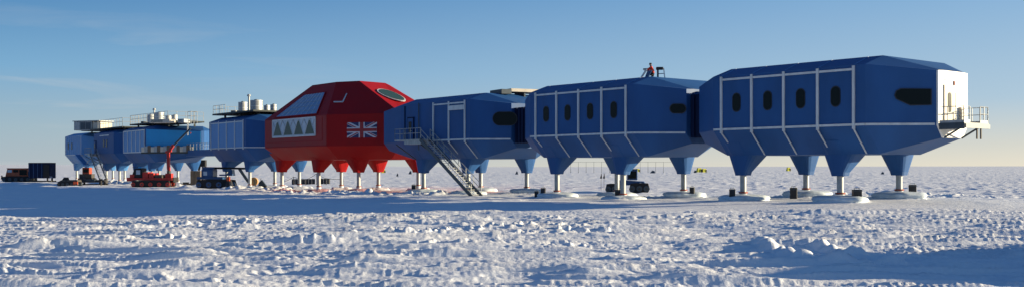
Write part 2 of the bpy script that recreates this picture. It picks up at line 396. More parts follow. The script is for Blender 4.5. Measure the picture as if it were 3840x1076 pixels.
def module(key, fr, label, L=10.5, sL=8.7, eL=1.7, eLf=5.5, sR=9.4, eR=2.5, eRf=5.1, wins=(), bays=range(5), trim=True, mat_wall='blue', endmat='blue', chwin=None, mid_break=None, bandtrim=True, group='blue modules of the research station', legs=True, lowstrip=(.5, 1, 1, .75, 1)):
    X, Y = fr.w(0, 0); root = empty('station_module', (X, Y, 0), R(-fr.ang), label, 'station module', group)
    rg = shell_rings(L, sL, eL, eLf, sR, eR, eRf); m = MB(); n = 8
    vs = sum(rg, [])
    for q in range(3):
        fs = [(q*n+k, q*n+(k+1) % n, (q+1)*n+(k+1) % n, (q+1)*n+k) for k in range(n)]
        m.add([vs[i] for i in range(len(vs))], fs, mat_wall)
    m.add(rg[0], [tuple(range(n))], mat_wall)
    bme = m
    if endmat == mat_wall: m.add(rg[3], [tuple(range(n))], mat_wall)
    sh = m.build('shell', root)
    bm = bmesh.new(); bm.from_mesh(sh.data); bmesh.ops.remove_doubles(bm, verts=bm.verts, dist=.001)
    # planar quads are not guaranteed, split them
    bmesh.ops.recalc_face_normals(bm, faces=bm.faces); bm.to_mesh(sh.data); bm.free()
    if endmat != mat_wall:
        e = MB(); e.prism([(p[0]-.02, p[1], p[2]) for p in rg[3]], (.14, 0, 0), endmat); e.build('end_wall', root, 'bright white end wall' if endmat == 'white' else None, .03)
    # trims
    h = L/2; sp = L/4
    if trim:
        for k in bays:
            s = -h+k*sp; t = MB(); t.b2((s-.085, -.10, ZBAND-.22), (s+.085, .02, ZTOP-.05), 'trim'); t.build('wall_trim', root)
            f = lowstrip[k]
            if f:
                t = MB(); t.bar((s, -.02, ZBAND-.22), (s, 1.5*f-.03, ZBAND-(ZBAND-ZB)*f+.03), .09, .06, 'trim', (0, -1, 0)); t.build('slope_trim', root)
            t = MB(); t.bar((s, .03, ZTOP+.01), (s, 1.70, ZROOF), .05, .03, 'bluepale', (0, 0, 1)); t.build('roof_seam', root)
        ss = -h+min(bays)*sp
        t = MB(); t.b2((ss+.09, -.07, ZTOP-.34), (h-.09, .02, ZTOP-.20), 'trim'); t.build('wall_trim', root)
    if bandtrim:
        ss = -h+min(bays)*sp-(.7 if min(bays) == 0 else .5)
        t = MB(); t.b2((ss, -.07, ZBAND-.02), (h+.8, .02, ZBAND+.12), 'trim'); t.build('wall_trim', root)
        a, b = Vector((h+.82, -.03, ZBAND+.05)), Vector((sR-.1, eR-.03, ZBAND+.02))
        t = MB(); t.bar(a, b, .10, .14, 'trim'); t.build('wall_trim', root)
    for k in wins:
        s = -h+(k+.5)*sp
        window(root, (0, 0, 0), (1, 0, 0), (0, -1, 0), pill(s, 7.17, .62, 1.22))
    if chwin:
        A = Vector((h+.8, 0, 0)); B = Vector((sR, eR, 0)); U = (B-A).normalized(); N = Vector((U.y, -U.x, 0))
        wu = Vector((fr.u[0], fr.u[1], 0)); wn = Vector((fr.n[0], fr.n[1], 0))
        P = Vector((X, Y, 0))+wu*A.x; NW = (wu*N.x+wn*N.y); UW = wu*U.x+wn*U.y
        poly = []
        for (px, py) in chwin:
            q = hit(px, py, P, NW)-P; poly.append((q.dot(UW), q.z))
        # wall leans slightly inwards towards its end, keep the window on the real face
        window(root, A+N*.03, U, N, poly)
    if legs:
        for (f2, a, i) in LEGS[key]:
            wx, wy = fr.w(a, i); leg(root, a, i, ZB, gz(wx, wy)-.02, mat_wall, rt=(.92 if i > W/2 else 1.12)+(.2 if key in 'AGHB' else 0), rb=.47, far=i > W/2, ski=key in 'EDC')
    return root
def pxpill(x0, y0, x1, y1, n=8): return pill((x0+x1)/2, (y0+y1)/2, x1-x0, y1-y0, n)

E = module('E', FE, 'nearest blue module with white sunlit end wall and notched black window', wins=range(4), endmat='white',
           chwin=[(3490, 335), (3490, 393), (3413, 393), (3364, 371), (3358, 358), (3364, 343), (3380, 335)])
D = module('D', FD, 'blue module beneath the worker in red, four upright oval windows', L=10.8, sL=8.6, eL=1.5, wins=range(4), chwin=pxpill(2514, 392, 2571, 424))
C_ = module('C', FC, 'blue module with the long outside staircase beside the red module', L=10.8, sL=10.4, eL=.5, eLf=5.5, bays=[2, 3, 4], chwin=pxpill(1850, 421.5, 1938, 469.5))
Bm = module('B', FB, 'blue module with grey tanks on its roof, behind the red module', L=11.2, sR=9.6, lowstrip=(0, 0, 0, 0, 0))
Am = module('A', FA, 'long blue module behind the red crane vehicle, bright blue right part', L=11.0, sR=15.2, eR=6.0, eRf=4.9, bandtrim=False, trim=False)
Gm = module('G', FG, 'dark blue module with a ladder stair and two small slit windows', L=10.8, trim=False, bandtrim=False)
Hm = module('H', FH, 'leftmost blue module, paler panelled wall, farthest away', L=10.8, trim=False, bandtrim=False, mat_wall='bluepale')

# small things on the modules
def loc(o, fr): return o
# white hood over door platform (C), door, lintel trims
def door(root, s, z0, w=1.0, h=2.2, i=0., mt='blue', win=True):
    d = MB(); d.b2((s-w/2-.12, i-.10, z0), (s+w/2+.12, i+.02, z0+h+.12), 'navy'); do = d.build('door', root)
    p = MB(); p.b2((s-w/2, i-.13, z0+.02), (s+w/2, i-.02, z0+h), 'blue'); p.build('door_leaf', do)
    if win:
        g = MB(); g.b2((s-.26, i-.16, z0+.75), (s+.26, i-.04, z0+1.85), 'glass'); g.build('pane', do)
    k = MB(); k.tube((s+w/2-.12, i-.13, z0+.9), (s+w/2-.12, i-.22, z0+.9), .03, 'steel', 6); k.tube((s+w/2-.12, i-.20, z0+.9), (s+w/2-.3, i-.20, z0+.9), .025, 'steel', 6); k.build('handle', do)
door(C_, -4.15, 5.45)
t = MB(); t.b2((2.72, -.13, ZTOP-.95), (5.45, -.07, ZTOP-.50), 'trim'); t.build('wall_trim', C_)
t = MB(); t.tube((-2.55, -.12, ZB+.9), (-2.55, -.12, ZTOP+.05), .05, 'darksteel', 8); t.build('drain_pipe', C_)
t = MB(); t.b2((-5.35, -.09, ZBAND+.1), (-5.25, .02, ZTOP-.15), 'navy'); t.build('recess_edge', C_)
# A: panelled bay
def panel_bay(root, s0, s1, z0, z1, n, mt='bluepale', i=-.04):
    p = MB(); p.b2((s0, i, z0), (s1, .02, z1), mt); p.build('wall_panel', root)
    for k in range(n+1):
        s = s0+(s1-s0)*k/n; q = MB(); q.b2((s-.09, i-.07, z0-.1), (s+.09, i+.01, z1+.1), 'trim'); q.build('wall_trim', root)
    for z in (z0-.1, z1+.1):
        q = MB(); q.b2((s0-.1, i-.05, z-.08), (s1+.1, i+.01, z+.08), 'trim'); q.build('wall_trim', root)
panel_bay(Am, -5.5, 5.5, 5.35, 8.85, 5)
q = MB(); q.b2((5.6, -.06, 5.17), (6.3, .0, 5.33), 'trim'); q.build('wall_trim', Am)
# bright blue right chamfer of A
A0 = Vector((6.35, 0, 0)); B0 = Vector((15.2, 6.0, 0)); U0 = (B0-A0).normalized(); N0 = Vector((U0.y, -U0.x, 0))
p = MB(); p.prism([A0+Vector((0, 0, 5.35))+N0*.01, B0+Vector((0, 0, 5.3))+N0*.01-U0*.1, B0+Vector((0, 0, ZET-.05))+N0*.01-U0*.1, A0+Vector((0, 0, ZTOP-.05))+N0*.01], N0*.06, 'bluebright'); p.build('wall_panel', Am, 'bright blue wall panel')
# G and H details
door(Gm, -6.3+1.2, 5.45)
for s in (.3, 2.0):
    window(Gm, (0, 0, 0), (1, 0, 0), (0, -1, 0), [(s-.35, 6.5), (s+.35, 6.5), (s+.35, 7.8), (s-.35, 7.8)])
q = MB(); q.b2((-2.2, -.08, 8.55), (3.4, .01, 8.72), 'trim'); q.build('wall_trim', Gm)
for s in (-3.6, -1.0):
    window(Hm, (0, 0, 0), (1, 0, 0), (0, -1, 0), [(s-.35, 6.4), (s+.35, 6.4), (s+.35, 7.7), (s-.35, 7.7)])
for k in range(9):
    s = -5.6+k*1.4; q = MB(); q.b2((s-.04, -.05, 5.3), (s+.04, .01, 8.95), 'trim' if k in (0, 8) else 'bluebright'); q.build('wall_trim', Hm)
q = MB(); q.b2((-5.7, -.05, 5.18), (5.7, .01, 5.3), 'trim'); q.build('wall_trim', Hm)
# panels of module B near wall slightly brighter
p = MB()
for k in range(4): p.b2((-5.6+k*2.8+.12, -.03, 5.42), (-5.6+(k+1)*2.8-.12, .01, 8.74), 'bluepale')
p.build('wall_panel', Bm)

# ------------------------------------------------------------------ red module
def red_module():
    X, Y = FR.w(0, 0); root = empty('red_station_module', (X, Y, 0), R(-FR.ang), 'large red central module with sloping skylight and union flag on its wall', 'station module')
    zb, zw, zt, zr = 3.55, 5.08, 8.67, 12.80
    bot = [(-7.2, 1.9, zb), (7.6, 1.9, zb), (13.6, 5.4, zb), (13.6, 8.8, zb), (7.6, 11.6, zb), (-7.2, 11.6, zb), (-10.4, 8.4, zb), (-10.4, 5.2, zb)]
    b = [(-8.35, 0, zw), (8.35, 0, zw), (16.9, 4.6, zw), (16.9, 9.6, zw), (8.35, 13.6, zw), (-8.35, 13.6, zw), (-11.6, 9.4, zw), (-11.6, 4.2, zw)]
    t = [(x, y, zt) for x, y, z in b]
    r = [(-1.3, 3.1, zr), (4.9, 3.1, zr), (7.9, 4.5, zr), (7.1, 8.5, zr), (4.9, 10.4, zr), (-1.3, 10.4, zr), (-2.2, 8.5, zr), (-2.2, 5.0, zr)]
    m = MB(); n = 8; vs = bot+b+t+r
    for q in range(3): m.add(vs, [(q*n+k, q*n+(k+1) % n, (q+1)*n+(k+1) % n, (q+1)*n+k) for k in range(n)], 'red')
    m.add(bot, [tuple(range(n-1, -1, -1))], 'red'); m.add(r, [tuple(range(n))], 'red')
    sh = m.build('shell', root); bm = bmesh.new(); bm.from_mesh(sh.data); bmesh.ops.remove_doubles(bm, verts=bm.verts, dist=.001); bmesh.ops.recalc_face_normals(bm, faces=bm.faces); bm.to_mesh(sh.data); bm.free()
    for (f2, a, i) in LEGS['R']:
        wx, wy = FR.w(a, i); leg(root, a, i, zb, gz(wx, wy)-.02, 'red', rt=1.2, rb=.55, far=i > 6, zc=2.05, out0=.3 if a < 8 else 1.2)
    wu = Vector((FR.u[0], FR.u[1], 0)); wn = Vector((FR.n[0], FR.n[1], 0)); O = Vector((X, Y, 0))
    def tow(v): return O+wu*v[0]+wn*v[1]+Vector((0, 0, v[2]))
    def tol(v): d = v-O; return Vector((d.dot(wu), d.dot(wn), d.z))
    class Face:
        def __init__(s, i0, i1, lo, hi):
            s.P = Vector(lo[i0]); s.U = (Vector(lo[i1])-s.P).normalized(); d = Vector(hi[i0])-s.P
            s.N = s.U.cross(d).normalized(); s.V = s.N.cross(s.U).normalized()
            s.NW = (wu*s.N.x+wn*s.N.y+Vector((0, 0, s.N.z)))
        def px(s, x, y):
            q = tol(hit(x, y, tow(s.P), s.NW))-s.P; return (q.dot(s.U), q.dot(s.V))
        def p(s, a, v, o=0): return s.P+s.U*a+s.V*v+s.N*o
    w1 = Face(0, 1, b, t); w2 = Face(1, 2, b, t); u1 = Face(0, 1, t, r); u2 = Face(1, 2, t, r); u3 = Face(2, 3, t, r)
    # paler cladding field with border on the first wall
    q = MB(); L1 = 16.7
    q.prism([w1.p(.12, .15, -.01), w1.p(L1-.15, .15, -.01), w1.p(L1-.15, 3.52, -.01), w1.p(.12, 3.52, -.01)], w1.N*.03, 'redpale'); q.build('wall_panel', root, 'duller weathered red wall panel')
    for (a0, v0, a1, v1) in ((.12, .0, L1-.1, .12), (L1-1.15, .7, L1-1.05, 3.4), (.6, .62, L1-1.15, .70)):
        q = MB(); q.prism([w1.p(a0, v0, .02), w1.p(a1, v0, .02), w1.p(a1, v1, .02), w1.p(a0, v1, .02)], w1.N*.03, 'red'); q.build('panel_seam', root)
    # window strip with four dark triangles
    c = [w1.px(1025, 516), w1.px(1185, 507), w1.px(1185, 438), w1.px(1025, 452)]
    a0 = (c[0][0]+c[3][0])/2; a1 = (c[1][0]+c[2][0])/2; v0 = (c[0][1]+c[1][1])/2; v1 = (c[2][1]+c[3][1])/2
    v1 = min(v1, 3.42)
    g = MB(); g.prism([w1.p(a0, v0, .02), w1.p(a1, v0, .02), w1.p(a1, v1, .02), w1.p(a0, v1, .02)], w1.N*.06, 'panelwhite'); go = g.build('glazed_band', root)
    wd = (a1-a0)/4
    for k in range(4):
        x0 = a0+k*wd; tr = MB()
        tr.prism([w1.p(x0+.28, v0+.2, .07), w1.p(x0+wd-.28, v0+.2, .07), w1.p(x0+wd*.56, v1-.28, .07), w1.p(x0+wd*.44, v1-.28, .07)], w1.N*.03, 'greenglass'); tr.build('triangular_pane', go)
        fr_ = MB()
        for s_ in (-1, 1):
            fr_.bar(w1.p(x0+wd*.5+s_*wd*.5, v0+.1, .10), w1.p(x0+wd*.5+s_*.1, v1-.1, .10), .04, .06, 'trim', w1.N)
            fr_.bar(w1.p(x0+wd*.5+s_*wd*.5, v1-.1, .10), w1.p(x0+wd*.5+s_*wd*.22, v0+(v1-v0)*.52, .10), .03, .05, 'steel', w1.N)
        fr_.build('glazing_bar', go)
    e = MB()
    for (p0, p1) in (((a0, v0), (a1, v0)), ((a1, v0), (a1, v1)), ((a1, v1), (a0, v1)), ((a0, v1), (a0, v0))):
        e.bar(w1.p(*p0, .09), w1.p(*p1, .09), .14, .10, 'trim', w1.N)
    e.build('window_frame', go)
    # sloping skylight
    cs = [u1.px(1031, 444), u1.px(1188, 431), u1.px(1223, 346), u1.px(1144, 357)]
    cs = [(x, max(.18, y)) for x, y in cs]
    g = MB(); g.prism([u1.p(x, y, .0) for x, y in cs], u1.N*.07, 'skylight'); so = g.build('skylight', root)
    e = MB()
    for k in range(4): e.bar(u1.p(*cs[k], .08), u1.p(*cs[(k+1) % 4], .08), .13, .08, 'red', u1.N)
    e.build('skylight_frame', so)
    e = MB()
    def lerp(a, b, t): return (a[0]+(b[0]-a[0])*t, a[1]+(b[1]-a[1])*t)
    for k in range(1, 8): t_ = k/8; e.bar(u1.p(*lerp(cs[0], cs[1], t_), .075), u1.p(*lerp(cs[3], cs[2], t_), .075), .06, .04, 'trim', u1.N)
    for k in range(1, 5): t_ = k/5; e.bar(u1.p(*lerp(cs[0], cs[3], t_), .075), u1.p(*lerp(cs[1], cs[2], t_), .075), .05, .04, 'steel', u1.N)
    e.build('glazing_bar', so)
    # angled pale rail on roof facet
    e = MB(); a, bb, cc = [u2.px(*q) for q in ((1253, 385), (1287, 385), (1302, 354))]
    e.bar(u2.p(*a, .08), u2.p(*bb, .08), .13, .10, 'trim', u2.N); e.bar(u2.p(*bb, .08), u2.p(*cc, .08), .13, .10, 'trim', u2.N); e.build('roof_rail', root)
    # flag
    f0, f1, f2_, f3 = w2.px(1302, 516), w2.px(1414, 516), w2.px(1414, 459), w2.px(1302, 459)
    a0, a1 = (f0[0]+f3[0])/2, (f1[0]+f2_[0])/2; v0, v1 = (f0[1]+f1[1])/2, (f2_[1]+f3[1])/2
    Wd, Hd = a1-a0, v1-v0
    def poly(pts, off, mt, mb): mb.prism([w2.p(a0+x*Wd, v0+y*Hd, off) for x, y in pts], w2.N*.012, mt)
    fl = MB(); poly([(0, 0), (1, 0), (1, 1), (0, 1)], .0, 'flagblue', fl)
    def diag(x0, y0, x1, y1, wh, off, mt, sh=0):
        dx, dy = (x1-x0)*Wd, (y1-y0)*Hd; l = math.hypot(dx, dy); nx, ny = -dy/l, dx/l
        pts = []
        for (x, y, s_) in ((x0, y0, 1), (x1, y1, 1), (x1, y1, -1), (x0, y0, -1)):
            pts.append((x*Wd+nx*(wh*s_+sh), y*Hd+ny*(wh*s_+sh)))
        # clip to flag
        def clip(pts, f):
            out = []
            for k in range(len(pts)):
                A, B = pts[k], pts[(k+1) % len(pts)]; fa, fb = f(A), f(B)
                if fa >= 0: out.append(A)
                if fa*fb < 0: tt = fa/(fa-fb); out.append((A[0]+(B[0]-A[0])*tt, A[1]+(B[1]-A[1])*tt))
            return out
        for f in (lambda p: p[0], lambda p: Wd-p[0], lambda p: p[1], lambda p: Hd-p[1]): pts = clip(pts, f)
        poly([(x/Wd, y/Hd) for x, y in pts], off, mt, fl)
    diag(0, 0, 1, 1, .1*Hd, .012, 'flagwhite'); diag(0, 1, 1, 0, .1*Hd, .018, 'flagwhite')
    for (x0, y0) in ((0, 0), (0, 1), (1, 0), (1, 1)): diag(.5, .5, x0, y0, .033*Hd, .032, 'flagred', .035*Hd)
    poly([(0, .5-.167), (1, .5-.167), (1, .5+.167), (0, .5+.167)], .046, 'flagwhite', fl)
    poly([(.5-.1, 0), (.5+.1, 0), (.5+.1, 1), (.5-.1, 1)], .050, 'flagwhite', fl)
    poly([(0, .40), (1, .40), (1, .60), (0, .60)], .064, 'flagred', fl); poly([(.44, 0), (.56, 0), (.56, 1), (.44, 1)], .068, 'flagred', fl)
    fl.build('flag_emblem', root, 'union flag painted on the red wall')
    # oval window
    cx, cy = u3.px(1469, 359); g = MB(); h = MB()
    ax = Vector((*[p-q for p, q in zip(u3.px(1520, 383), u3.px(1420, 336))], 0))/2; la = ax.length*.86; ax.normalize(); ay = Vector((-ax.y, ax.x, 0))
    up = u3.px(1478, 345); dn = u3.px(1460, 373)
    lb = max(.45, abs((Vector((up[0]-dn[0], up[1]-dn[1], 0))).dot(ay))/2*.72)
    for (mb, k, off, th, mt) in ((h, 1.12, 0, .08, 'trim'), (g, 1.0, .0, .12, 'greenglass')):
        pts = []
        for j in range(28):
            t_ = 2*math.pi*j/28; v = ax*(math.cos(t_)*la*k)+ay*(math.sin(t_)*lb*k*(1-.12*math.cos(t_))); pts.append(u3.p(cx+v.x, cy+v.y, off))
        mb.prism(pts, u3.N*th, mt)
    ho = h.build('oval_window', root); g.build('pane', ho)
    return root
RM = red_module()

# ------------------------------------------------------------------ links between modules
def link(fr1, s1, fr2, s2, cap, label):
    a = fr1.w(s1, W/2-.9); b = fr2.w(s2, W/2-.9); mid = ((a[0]+b[0])/2, (a[1]+b[1])/2)
    L = math.hypot(b[0]-a[0], b[1]-a[1])
    root = empty('link_corridor', (mid[0], mid[1], 0), math.atan2(b[1]-a[1], b[0]-a[0]), label, 'corridor', 'dark corridors linking the modules')
    m = MB(); n = max(3, int(L/.3))
    for k in range(n):
        x0 = -L/2+L*k/n; w = 1.9 if k % 2 else 1.75
        m.b2((x0, -w, 4.9), (x0+L/n, w, 8.2 if k % 2 else 8.1), 'navy')
    m.build('bellows', root)
    if cap:
        c = MB(); c.b2((-.25, -.2, 8.25), (.25, .2, 8.7), 'white'); c.build('cap', root, None, .08)
link(FD, -9.5+.9-18.4+18.4, FC, 9.4, True, 'dark corridor between the staircase module and the module under the worker')
link(FE, -8.7, FD, 9.4, True, 'dark corridor with white cap left of the nearest module')
link(FC, -10.4, FR, 16.9, False, 'dark corridor hidden between the red module and the staircase module')
link(FR, -11.6, FB, 9.6, False, 'dark corridor between the red module and the tank topped module')
link(FA, -8.7, FG, 9.4, False, 'dark corridor left of the white panelled module')
link(FG, -8.7, FH, 9.4, False, 'dark corridor joining the two leftmost modules')
# long bridge A -> B
a = FA.w(13.0, 5.6); b = FB.w(-8.4, 5.6); mid = ((a[0]+b[0])/2, (a[1]+b[1])/2); L = math.hypot(b[0]-a[0], b[1]-a[1])
br = empty('bridge', (mid[0], mid[1], 0), math.atan2(b[1]-a[1], b[0]-a[0]), 'long blue footbridge joining the crane side modules to the tank topped module', 'bridge')
m = MB(); m.b2((-L/2, -1.3, 4.45), (L/2, 1.3, 5.45), 'blue'); m.build('deck', br, None, .05)
for s in (-1, 1):
    m = MB()
    for k in range(14):
        x = -L/2+.4+(L-.8)*k/13; m.tube((x, s*1.2, 5.45), (x, s*1.2, 6.5), .03, 'steel', 6)
    m.tube((-L/2, s*1.2, 6.5), (L/2, s*1.2, 6.5), .03, 'steel', 6); m.tube((-L/2, s*1.2, 6.0), (L/2, s*1.2, 6.0), .02, 'steel', 6); m.build('railing', br)

# ------------------------------------------------------------------ stairs, platforms
def railing(parent, pts, h=1.1, r=.035, mt='steel', name='railing', step=1.0, toe=False):
    m = MB()
    for k in range(len(pts)-1):
        a, b = Vector(pts[k]), Vector(pts[k+1]); L = (b-a).length; n = max(1, round(L/step))
        for j in range(n+1):
            p = a+(b-a)*j/n; m.tube(p, p+Vector((0, 0, h)), r, mt, 6)
        for q in (h, h*.55): m.tube(a+Vector((0, 0, q)), b+Vector((0, 0, q)), r*.9, mt, 6)
        if toe: m.bar(a+Vector((0, 0, .08)), b+Vector((0, 0, .08)), .03, .16, mt)
    return m.build(name, parent)
def staircase(fr, s0, s1, i0, i1, ztop, zbot, plat, label, n=24):
    X, Y = fr.w(s1, (i0+i1)/2); root = empty('staircase', (X, Y, zbot), R(-fr.ang), label, 'staircase')
    def q(s, i, z): return (s-s1, i-(i0+i1)/2, z-zbot)
    ex = Vector((s1-s0, 0, zbot-ztop)).normalized()
    for i in (i0, i1):
        m = MB(); m.bar(Vector(q(s0, i, ztop-.1))-ex*.1, Vector(q(s1, i, zbot))+ex*.1, .08, .34, 'darksteel', (0, 0, 1)); m.build('stringer', root)
        m = MB(); a = Vector(q(s0, i, ztop)); b = Vector(q(s1, i, zbot+.1)); nn = 7
        for k in range(nn+1):
            p = a+(b-a)*k/nn; m.tube(p, p+Vector((0, 0, 1.0)), .035, 'steel', 6)
        for h in (1.0, .5): m.tube(a+Vector((0, 0, h)), b+Vector((0, 0, h)), .035, 'steel', 6)
        m.build('handrail', root)
    for k in range(n):
        t = (k+.5)/n; m = MB(); s = s0+(s1-s0)*t; z = ztop+(zbot-ztop)*t
        m.b2(q(s-.13, i0+.05, z-.03), q(s+.13, i1-.05, z+.01), 'steel'); m.build('tread', root)
    sa, sb, ia, ib = plat
    m = MB(); m.b2(q(sa, ia, ztop-.14), q(sb, ib, ztop), 'steel'); m.b2(q(sa+1.7, ia+.1, ztop-.5), q(sb-.2, ib-.1, ztop-.142), 'steel'); m.build('landing', root)
    railing(root, [q(sa, ib-.1, ztop), q(sa, ia+.05, ztop), q(sb-.1, ia+.05, ztop)])
    for s in (sa+.2, sb-.3):
        m = MB(); m.bar(q(s, ia+.1, ztop-.5), q(s, 1.2, ztop-2.0), .10, .10, 'darksteel'); m.build('bracket', root)
    return root
x_, y_ = FC.w(8.2, -.7)
staircase(FC, -.4, 8.2, -1.3, -.15, 5.45, gz(x_, y_), (-5.3, -.3, -1.3, -.14), 'long open steel staircase leading up to the door beside the red module')
x_, y_ = FG.w(4, -1)
staircase(FG, -3.0, 4.0, -1.6, -.4, 5.3, gz(x_, y_), (-6.6, -2.9, -1.6, -.16), 'distant steel stair in front of the two small slit windows', 18)
# short pale gangway sloping below leftmost module
X, Y = FH.w(9.5, -.6); rp = empty('gangway', (X, Y, 0), R(-FH.ang), 'pale blue sloping gangway between the two leftmost modules', 'gangway')
m = MB(); m.bar((-4.0, 0, 5.1), (2.0, 0, 3.0), 1.0, .35, 'bluepale'); m.build('ramp', rp)
m = MB()
for x in (-3.2, 1.4): m.tube((x, 0, 5.1-(x+4)*.35), (x, 2.2, 5.9), .06, 'steel', 6)
m.build('strut', rp)

# end platform on E
ex0 = 9.56
X, Y = FE.w(ex0, 2.5+1.6); ep = empty('end_platform', (X, Y, 5.3), R(-FE.ang), 'railed steel landing outside the white end wall at far right', 'platform')
m = MB(); m.b2((0, -1.6, -.10), (1.6, 1.6, .04), 'darksteel'); m.b2((.02, -1.64, -.36), (1.62, -1.56, -.102), 'darksteel'); m.b2((1.6, -1.55, -.30), (1.68, 1.6, -.04), 'darksteel'); m.build('deck', ep)
railing(ep, [(0.05, -1.56, .04), (1.55, -1.56, .04)], .98, .028, toe=True, step=.52)
railing(ep, [(1.55, -1.56, .04), (1.55, -.8, .04)], .98, .028, toe=True, step=.8)
railing(ep, [(1.55, .55, .04), (1.55, 1.55, .04)], 1.0, .028, toe=True, step=.5)
railing(ep, [(1.55, 1.55, .04), (0.05, 1.55, .04)], 1.0, .028, toe=True, step=.52)
for y0 in (.1, .6):
    m = MB(); m.b2((1.5, y0, -.95), (1.58, y0+.09, -.1), 'grime'); m.build('hanging_post', ep)
for y in (-1.1, 1.1):
    m = MB(); m.bar((.1, y, -.85), (1.3, y, -.15), .09, .10, 'darksteel'); m.build('bracket', ep)
# door in end wall
d = MB(); d.b2((ex0-.04, 3.15, 5.42), (ex0+.03, 4.45, 7.75), 'cream'); do = d.build('door', E)
d = MB(); P = pill(3.78, 6.65, .42, 1.25); d.prism([(ex0+.02, y, z) for y, z in P], (.03, 0, 0), 'glass'); d.build('pane', do)
d = MB(); d.b2((ex0-.02, 3.3, 8.02), (ex0+.03, 4.5, 8.07), 'steel'); d.b2((ex0-.02, 4.42, 7.75), (ex0+.031, 4.5, 8.02), 'rust'); d.build('door_light', E)
d = MB(); d.tube((ex0+.02, 4.6, 5.5), (ex0+.02, 4.6, 7.3), .03, 'steel', 6); d.b2((ex0-.02, 5.1, 5.6), (ex0+.15, 5.4, 6.4), 'cream'); d.build('service_pipe', E)

# ------------------------------------------------------------------ roof equipment
def onroof(fr, s, i): x, y = fr.w(s, i); return (x, y, ZROOF)
# C roof platform
x, y, z = onroof(FC, 6.2, 6.4)
rp = empty('roof_hatch_platform', (x, y, z-.35), R(28), 'low cream platform lying on the roof of the staircase module', 'roof platform')
m = MB(); m.b2((-1.9, -1.2, .55), (2.7, 1.2, .85), 'cream'); m.build('slab', rp)
m = MB(); m.b2((-3.0, -1.3, .3), (-1.92, 1.2, .75), 'darksteel'); m.build('dark_box', rp)
for xx in (-2.7, -.3, 2.4):
    m = MB(); m.b2((xx-.08, -1.0, -.2), (xx+.08, 1.0, .54), 'darksteel'); m.build('support', rp)
# plant platforms
def plant(fr, s0, s1, i0, i1, label, lift=.35, overh=True):
    cx, cy = fr.w((s0+s1)/2, (i0+i1)/2); root = empty('roof_platform', (cx, cy, ZROOF), R(-fr.ang), label, 'roof platform', 'dark plant platforms on the module roofs')
    a, b = (s1-s0)/2, (i1-i0)/2
    m = MB(); m.b2((-a, -b, lift), (a, b, lift+.22), 'deck'); m.build('deck', root)
    m = MB()
    for x in (-a*.8, 0, a*.8):
        for y in (-b*.7, b*.7): m.b2((x-.12, y-.12, -.3), (x+.12, y+.12, lift), 'deck')
    m.build('stub_leg', root)
    return root, a, b, lift+.22
def tank(px, Y, wpx, z0, z1, label, split=True):
    x = (px-1920)/F*Y; r = wpx/F*Y/2
    root = empty('tank', (x, Y, z0), 0, label, 'tank', 'grey tanks and plant on the roofs')
    m = MB(); h = z1-z0
    m.tube((0, 0, 0), (0, 0, h), r, 'steel', 24); m.build('drum', root)
    m = MB()
    for q in (.04, .5, .96): m.tube((0, 0, h*q-.04), (0, 0, h*q+.04), r*1.03, 'trim', 24)
    m.build('hoop', root)
    m = MB(); m.tube((0, 0, h), (0, 0, h+.12), r*.35, 'darksteel', 12); m.build('lid', root)
def zat(py, px, Y): return CAMZ+(horizon(px)-py)/F*Y
# B
pl, a, b, dz = plant(FB, -7.2, 7.0, .8, 9.8, 'dark overhanging plant platform on the roof behind the red module')
railing(pl, [(-a+.1, b-.1, dz), (-a+.1, -b+.1, dz), (-a+4.5, -b+.1, dz)], 1.15, .035, step=1.1)
YB = 146
tank(911, YB, 33, ZROOF+dz, zat(384, 911, YB), 'left grey roof tank beside the thin vent pipe behind the red module')
tank(962, YB-3, 46, ZROOF+dz, zat(377, 962, YB-3), 'largest roof tank, right side sunlit, nearest the red module roof')
tank(1001, YB-5, 22, ZROOF+dz, zat(396, 1001, YB-5), 'small roof tank half way between the large tank and the red roof')
tank(1026, YB-6, 22, ZROOF+dz, zat(393, 1026, YB-6), 'small roof tank touching the red module outline')
def vent(px, Y, z0, z1, label):
    x = (px-1920)/F*Y; root = empty('vent_pipe', (x, Y, z0), 0, label, 'vent pipe', 'vent pipes on the roofs')
    m = MB(); m.tube((0, 0, 0), (0, 0, z1-z0), .13, 'steel', 10); m.build('pipe', root)
    m = MB(); m.tube((0, 0, z1-z0-.05), (0, 0, z1-z0+.22), .30, 'steel', 12, .2); m.build('cowl', root)
vent(934, YB-2, ZROOF+dz, zat(364, 934, YB), 'thin vent pipe between the two large tanks behind the red module')
def plantbox(px, Y, wpx, py1, z0, mt, label, d=1.6):
    x = (px-1920)/F*Y; w = wpx/F*Y/2; z1 = zat(py1, px, Y)
    root = empty('plant_box', (x, Y, z0), R(-18), label, 'plant unit', 'small plant units on the roofs')
    m = MB(); m.b2((-w, -d/2, 0), (w, d/2, z1-z0), mt); m.build('casing', root, None, .03)
    m = MB()
    for k in range(3): m.b2((-w*.8, -d/2-.03, (z1-z0)*(.2+.25*k)), (w*.3, -d/2+.01, (z1-z0)*(.3+.25*k)), 'darksteel')
    m.build('louvre', root)
plantbox(887, YB, 22, 416, ZROOF+dz, 'steel', 'low plant unit left of the tanks behind the red module')
plantbox(985, YB-7, 40, 421, ZROOF+dz, 'darksteel', 'dark plant unit below the small tanks by the red roof')
